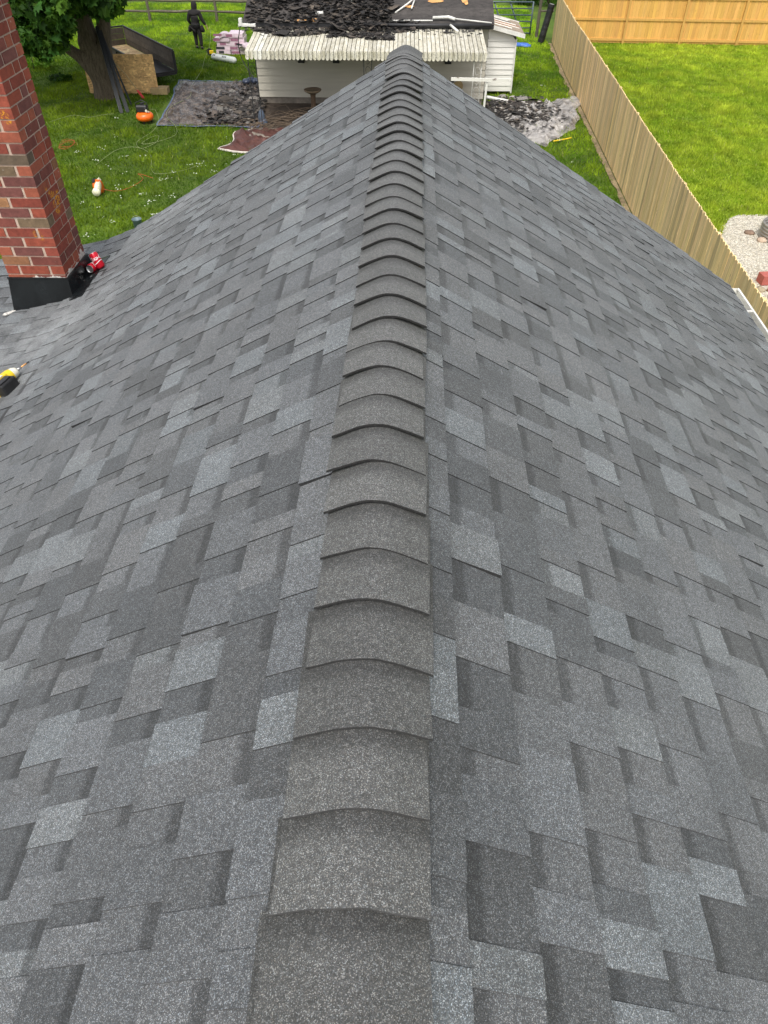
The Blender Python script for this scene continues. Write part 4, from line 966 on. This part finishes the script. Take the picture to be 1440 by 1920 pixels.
for k in range(9):
    y=29.0+.2*k; x0=random.uniform(2.4,2.7); x1=random.uniform(3.3,3.8)
    b=MB(); b.hexa([(x0-gx,y-gy,zz(x0)+.004),(x1-gx,y-gy-.05,zz(x1)+.004),(x1-gx,y-gy+.07,zz(x1)+.004),(x0-gx,y-gy+.10,zz(x0)+.004)]+[(x0-gx,y-gy,zz(x0)+.02),(x1-gx,y-gy-.05,zz(x1)+.02),(x1-gx,y-gy+.07,zz(x1)+.02),(x0-gx,y-gy+.10,zz(x0)+.02)],random.choice([(.32,.16,.09),(.7,.66,.58),(.5,.44,.36),(.8,.78,.7),(.12,.10,.09)])); b.build('roof_plank',pmat('plank',(1,1,1),.8,8,.3,.2,use_attr=True),wr)
for x_,y_,z_ in ((2.42,28.78,1.96),(3.52,28.78,1.64)):
    MB().box((x_-gx,y_-gy-.01,z_/2+.05),(.05,.05,z_)).build('corner_trim',M_white,gar)
# awning
b=MB(); nS=57; ax0,ax1=-4.96,2.18; pit=(ax1-ax0)/nS; yF=24.3; yB=27.25; zF=2.17; zB=2.30
for k in range(nS):
    xc=ax0+pit*(k+.5); hw=pit*.43; xb_c=xc-.10*(1-k/nS) -.0
    c=jit((.64,.62,.55),.15) if k not in (2,3) else (.78,.78,.74)
    lo=.0 if k%2 else -.0
    P=[(xc-hw,yF),(xc+hw,yF),(xb_c+hw,yB),(xb_c-hw,yB)]
    b.hexa([(x-gx,y-gy,(zF if y==yF else zB)-.03) for x,y in P]+[(x-gx,y-gy,(zF if y==yF else zB)) for x,y in P],c)
    # hanging rounded tongue
    dz=.17+random.uniform(-.006,.006); n=7
    F=[(xc-hw,zF-.001),(xc-hw,zF-dz)]+[(xc-hw*math.cos(math.pi*q/n),zF-dz-hw*1.1*math.sin(math.pi*q/n)) for q in range(1,n)]+[(xc+hw,zF-dz),(xc+hw,zF-.001)]
    b.face([(x-gx,yF-.022-gy,z) for x,z in F],tuple(q*1.1 for q in c)); b.face([(x-gx,yF-.004-gy,z) for x,z in F[::-1]],c)
    for q in range(len(F)): 
        (xa,za),(xb,zb)=F[q],F[(q+1)%len(F)]; b.face([(xa-gx,yF-.022-gy,za),(xa-gx,yF-.004-gy,za),(xb-gx,yF-.004-gy,zb),(xb-gx,yF-.022-gy,zb)],c)
    # inset groove on the tongue
    b.tube([(xc-hw*.45-gx,yF-.024-gy,zF-.03),(xc-hw*.45-gx,yF-.024-gy,zF-dz)],.006,4,col=tuple(q*.5 for q in c))
awn=b.build('awning',M_awn,gar)
b=MB(); b.face([(ax0-.06-gx,yB-gy,zB-.045),(ax1-gx,yB-gy,zB-.045),(ax1-gx,yF-gy,zF-.045),(ax0-gx,yF-gy,zF-.045)]); b.face([(ax0-.06-gx,yB-gy,zB-.036),(ax1-gx,yB-gy,zB-.036),(ax1-gx,yF-gy,zF-.036),(ax0-gx,yF-gy,zF-.036)]); b.build('awning_gap_shade',pmat('painted gap shade',(.05,.045,.035),.9,10,.2,0),awn)  # dark sheet added below the slats, standing in for shade in the gaps
b=MB(); b.box((-1.4-gx,24.42-gy,zF-.09),(7.1,.05,.06)); b.build('awning_beam',M_whiteiron,awn)
def iron_post(x,m,curl=True):
    b=MB()
    for dx in (-.115,.115): b.box((x+dx-gx,24.42-gy,1.05),(.024,.024,2.06))
    z=.25; k=0
    while z<1.95 and curl:
        s=1 if k%2 else -1
        P=[(x-gx+s*.10*math.cos(a)*(1-a/9),24.42-gy,z+.11+.10*math.sin(a)) for a in [q*.5 for q in range(12)]]
        b.tube(P,.006,4); z+=.26; k+=1
    b.build('porch_post',m,gar)
iron_post(-4.80,M_iron); iron_post(-1.34,M_iron); iron_post(1.93,M_whiteiron)
for x in (-3.70,-2.54,1.17):
    b=MB(); b.box((x-gx,27.24-gy,1.33),(.22,.10,.16)); b.build('wall_bracket',M_black,gar,bevel=.01)
# window-like dark opening line under the awning
# debris on garage roof
def regr():
    while True:
        x=random.uniform(-5.35,.2) if random.random()<.75 else random.gauss(-1.8,1.1); y=random.uniform(25.5,28.6)
        lim=26.1+.25*math.sin(x*2.1)+(.5 if x>-.6 else 0)-( .5 if -2.6<x<-.6 else 0)
        if y>lim and -5.4<x<.9 and not (x>-.7 and y>27.0): return x,y
zfr=lambda x,y: (zE+sl*(y-yE)+.02) if y>yE else (zF+(zB-zF)*(y-yF)/(yB-yF)+.02)
debris('roof_debris','heaps of torn black shingles covering the garage roof edge and awning',regr,2300,.17,0,41,DB,zf=zfr,pile=lambda x,y:(.24 if -2.6<x<-.8 and y>26.3 else .05))
def regl():
    x=random.uniform(-4.9,2.1); y=27.2-abs(random.gauss(0,.55)); return x,min(y,27.15)
debris('shingle_crumbs','loose dark shingle crumbs scattered along the top of the awning',regl,500,.10,0,42,DC,zf=lambda x,y:zF+(zB-zF)*(y-yF)/(yB-yF)+.008,pile=lambda x,y:.02)
random.seed(50)
# porch pieces
root=thing('bird_bath','rusty brown pedestal bird bath standing under the awning','bird bath',(-3.24,26.1,0))
MB().lathe([(0,0),(.16,0),(.15,.05),(.085,.09),(.075,.45),(.09,.58),(.10,.62)],n=16).build('pedestal',M_rust,root,smooth=True)
MB().lathe([(0,.62),(.12,.62),(.27,.70),(.285,.74),(.27,.75),(.22,.71),(0,.70)],n=24).build('basin',pmat('stone basin',(.23,.17,.11),.8,16,.3,.3),root,smooth=True)
b=MB()
for k in range(150):
    x=random.uniform(-1.6,1.6); y=random.uniform(-.9,.8); a=random.gauss(0,.5)+(3.14 if random.random()<.5 else 0); L_=random.uniform(.4,1.3); z=random.uniform(.03,.35)*(1-abs(x)/2.2)
    b.tube([(x,y,z),(x+L_*.5*math.cos(a),y+L_*.5*math.sin(a),z+random.uniform(0,.15)),(x+L_*math.cos(a+.3),y+L_*math.sin(a+.3),max(.02,z+random.uniform(-.15,.1)))],[.014,.010,.005],4)
o=b.build('brush_pile',M_twig); o.location=(-3.2,25.0,0); tag(o,'tangled pile of dry branches under the awning','brush pile')
root=thing('paint_board','flaking white plank fixed across the right porch post','plank',(2.05,24.18,1.50))
MB().box((0,0,0),(1.80,.05,.085),rot=Matrix.Rotation(R(.8),3,'Y')).build('plank',(lambda q:(q.out(q.mix((.70,.68,.62),(.10,.06,.035),q.ramp(q.noise(3.2,5,.75,q.map((1.2,3,3))),[(.60,g(0)),(.66,g(1))]))))) (NB('flaking paint',.7)),root)
root=thing('white_board','narrow white board standing upright below the flaking plank','board',(2.20,24.20,0))
MB().box((0,0,.72),(.06,.03,1.42),rot=Matrix.Rotation(R(2),3,'Y')).build('board',M_white,root)
root=thing('wall_lamp','small dark porch lamp on a tan backing by the right end of the wall','lamp',(1.35,27.2,.75))
MB().lathe([(0,0),(.05,0),(.06,.10),(.03,.15),(0,.16)],Matrix.Translation((0,-.08,0)),n=12).build('lamp_body',M_iron,root); MB().lathe([(0,-.01),(.16,-.01),(.16,.01),(0,.01)],Matrix.Translation((.2,-.04,-.12))@Matrix.Rotation(R(90),4,'X'),n=16).build('backing',M_lumber,root)

# ---------------------------------------------------------------- neighbour garden things
root=thing('fire_ring','corrugated galvanised steel fire ring on the pale gravel','fire pit',(8.70,16.72,0))
prof=[]; 
for k in range(33): z=.02+.32*k/32; prof.append((.475+.014*math.sin(k/32*6.28*4.5),z))
MB().lathe(prof+[(.470,.345),(.455,.345)]+[(r-.012,z) for r,z in prof[::-1]],n=56).build('ring',M_galv,root,smooth=True)
MB().lathe([(.46,.012),(0,.03)],n=30).build('ash_bed',M_dirt,root)
def rock(x,y,r,label,c=(1,1,1),grp='stones beside the gravel',flat=.6):
    b=MB(); blob_mesh(b,(0,0,r*flat*.6),(r,r*.8,r*flat),c,int(x*97+y*31),12); o=b.build('stone',M_rock,smooth=True); o.location=(x,y,0); return tag(o,label,'stone',grp)
rock(8.06,16.95,.13,'brown flat stone at the left foot of the fire ring',(.7,.6,.55),'stones round the fire ring',.4)
rock(8.20,16.52,.12,'pale stone at the near left foot of the fire ring',(1.6,1.55,1.5),'stones round the fire ring',.5)
rock(8.36,16.30,.09,'dark stone right of the pale one at the ring foot',(.6,.5,.5),'stones round the fire ring',.5)
rock(8.52,16.18,.10,'pale stone nearest the camera at the ring foot',(1.5,1.45,1.4),'stones round the fire ring',.5)
rock(7.33,14.05,.10,'greenish grey round stone touching the tan fence line below the red paver',(1.1,1.15,1.0))
rock(7.50,13.75,.12,'tan round stone just below the red paver',(1.5,1.2,.8))
rock(7.20,13.5,.10,'white flat stone beside the tan fence below the paver',(2.0,2.0,1.9),flat=.35)
rock(7.52,14.05,.07,'brown stone tucked against the red paver',(.9,.6,.45))
root=thing('red_paver','red concrete paver block standing on the gravel beside the stones','paver',(7.62,14.42,0),R(8)); MB().box((.0,0,.11),(.42,.24,.20)).build('block',M_paver,root,bevel=.008)
# small bucket seen past the roof edge
root=thing('bucket','small blue grey bucket on the grass just past the roof edge','bucket',(-6.42,16.6,0))
MB().lathe([(0,.01),(.085,.01),(.11,.28),(.118,.285),(.108,.285),(.08,.03),(0,.03)],n=24).build('pail',pmat('blue grey pail',(.13,.19,.21),.4,12,.2,0),root,smooth=True)
MB().tube([(.112*math.cos(a),.02,.27+.08*math.sin(a)) for a in [math.pi*k/10 for k in range(11)]],.004,5).build('bail_handle',M_galv,root)

# ---------------------------------------------------------------- grass
def grass_mesh(name,n,xr,yr,label,base,keep,hgt=.07,wd=.032,seed=1,kindm=M_blade):
    r=np.random.default_rng(seed); x=r.uniform(*xr,n); y=r.uniform(*yr,n)
    k=keep(x,y); x=x[k]; y=y[k]; n=len(x)
    cl=np.array([noise.noise((a*.9,b_*.9,seed)) for a,b_ in zip(x,y)]); cl2=np.array([noise.noise((a*.3,b_*.3,seed+5)) for a,b_ in zip(x,y)])
    h=hgt*(1+.9*cl)*r.uniform(.5,1.4,n); a=r.uniform(0,6.283,n); w_=wd*r.uniform(.5,1.2,n); lx=r.normal(0,.45,n)*h; ly=r.normal(0,.45,n)*h
    v=np.empty((n,3,3),np.float32)
    v[:,0]=np.stack([x-np.cos(a)*w_/2,y-np.sin(a)*w_/2,np.zeros(n)],1); v[:,1]=np.stack([x+np.cos(a)*w_/2,y+np.sin(a)*w_/2,np.zeros(n)],1); v[:,2]=np.stack([x+lx,y+ly,h],1)
    me=bpy.data.meshes.new(name); me.vertices.add(n*3); me.vertices.foreach_set('co',v.ravel()); me.loops.add(n*3); me.loops.foreach_set('vertex_index',np.arange(n*3,dtype=np.int32))
    me.polygons.add(n); me.polygons.foreach_set('loop_start',np.arange(0,n*3,3,dtype=np.int32)); me.update(calc_edges=True)
    cl3=np.array([noise.noise((a*2.6,b_*1.6,seed+8)) for a,b_ in zip(x,y)]); b0,b1=np.array(base[0]),np.array(base[1]); far=np.clip((y-31)/8,0,1)*(1.0 if seed==1 else .2)+np.clip((x-2.4)/.6,0,1)*(.55 if seed==1 else 0)
    t=np.clip(.42+.9*cl+.7*cl2+.5*cl3+r.normal(0,.12,n),0,1)[:,None]; c=(b0*(1-t)+b1*t)*r.uniform(.82,1.18,(n,1))*(1+.9*far[:,None])
    dry=r.random(n)<.012; c[dry]=np.array((.30,.30,.12))
    arr=np.ones((n,3,4),np.float32); arr[:,:,:3]=c[:,None,:]; me.color_attributes.new('col','FLOAT_COLOR','POINT').data.foreach_set('color',arr.ravel())
    me.materials.append(kindm); o=link(bpy.data.objects.new(name,me)); return tag(o,label,'grass',kind='stuff')
inshed=lambda x,y:((x>-5.3)&(x<2.6)&(y>23.3)&(y<33.2))|((x>2.3)&(x<3.6)&(y>28.7)&(y<30.8))
intarp=lambda x,y:((x>-8.5)&(x<-4.9)&(y>24.75)&(y<29.9))
fx=np.vectorize(fence_x)
grass_mesh('lawn_grass',560000,(-24,5.9),(9,46),'darker mown grass around the garage and under the maple',((.052,.108,.006),(.165,.232,.014)),lambda x,y:(x<fx(y)-.12-.10*rng.random(len(x)))&~inshed(x,y)&~intarp(x,y)&(x>-.60*y-3)&((x>-4)|(y>13))&((x>3)|(y>6.3)),seed=1)
grass_mesh('neighbour_grass',240000,(5.4,19),(13,37.2),'brighter lush grass inside the two board fences',((.18,.27,.018),(.40,.46,.045)),lambda x,y:(x>fx(y)+.05)&~((y<18.0)&(x>7.1)&(y<13.9+(x-5.9)*2.0))&~(y<14.8)&(x<.52*y+1),hgt=.08,seed=2)
random.seed(9); b=MB()
for _ in range(85):
    if random.random()<.7: x=random.gauss(-6.9,1.6); y=random.gauss(20.3,2.2)
    else: x=random.uniform(-11,5.2); y=random.uniform(18,33)
    if -5.2<x<2.6 and 23.3<y<33 or (-8.6<x<-5 and y>24.6): continue
    for q in range(random.choice((1,2,4,7))):
        s=random.uniform(.010,.024); xx=x+random.gauss(0,.06); yy=y+random.gauss(0,.05); zz=random.uniform(.05,.09); b.lathe([(0,zz-s*.5),(s,zz),(0,zz+s*.7)],Matrix.Translation((xx,yy,0)),n=5)
tag(b.build('clover_flowers',M_petal),'scattered white clover heads and paper flecks in the lawn','clover',kind='stuff')
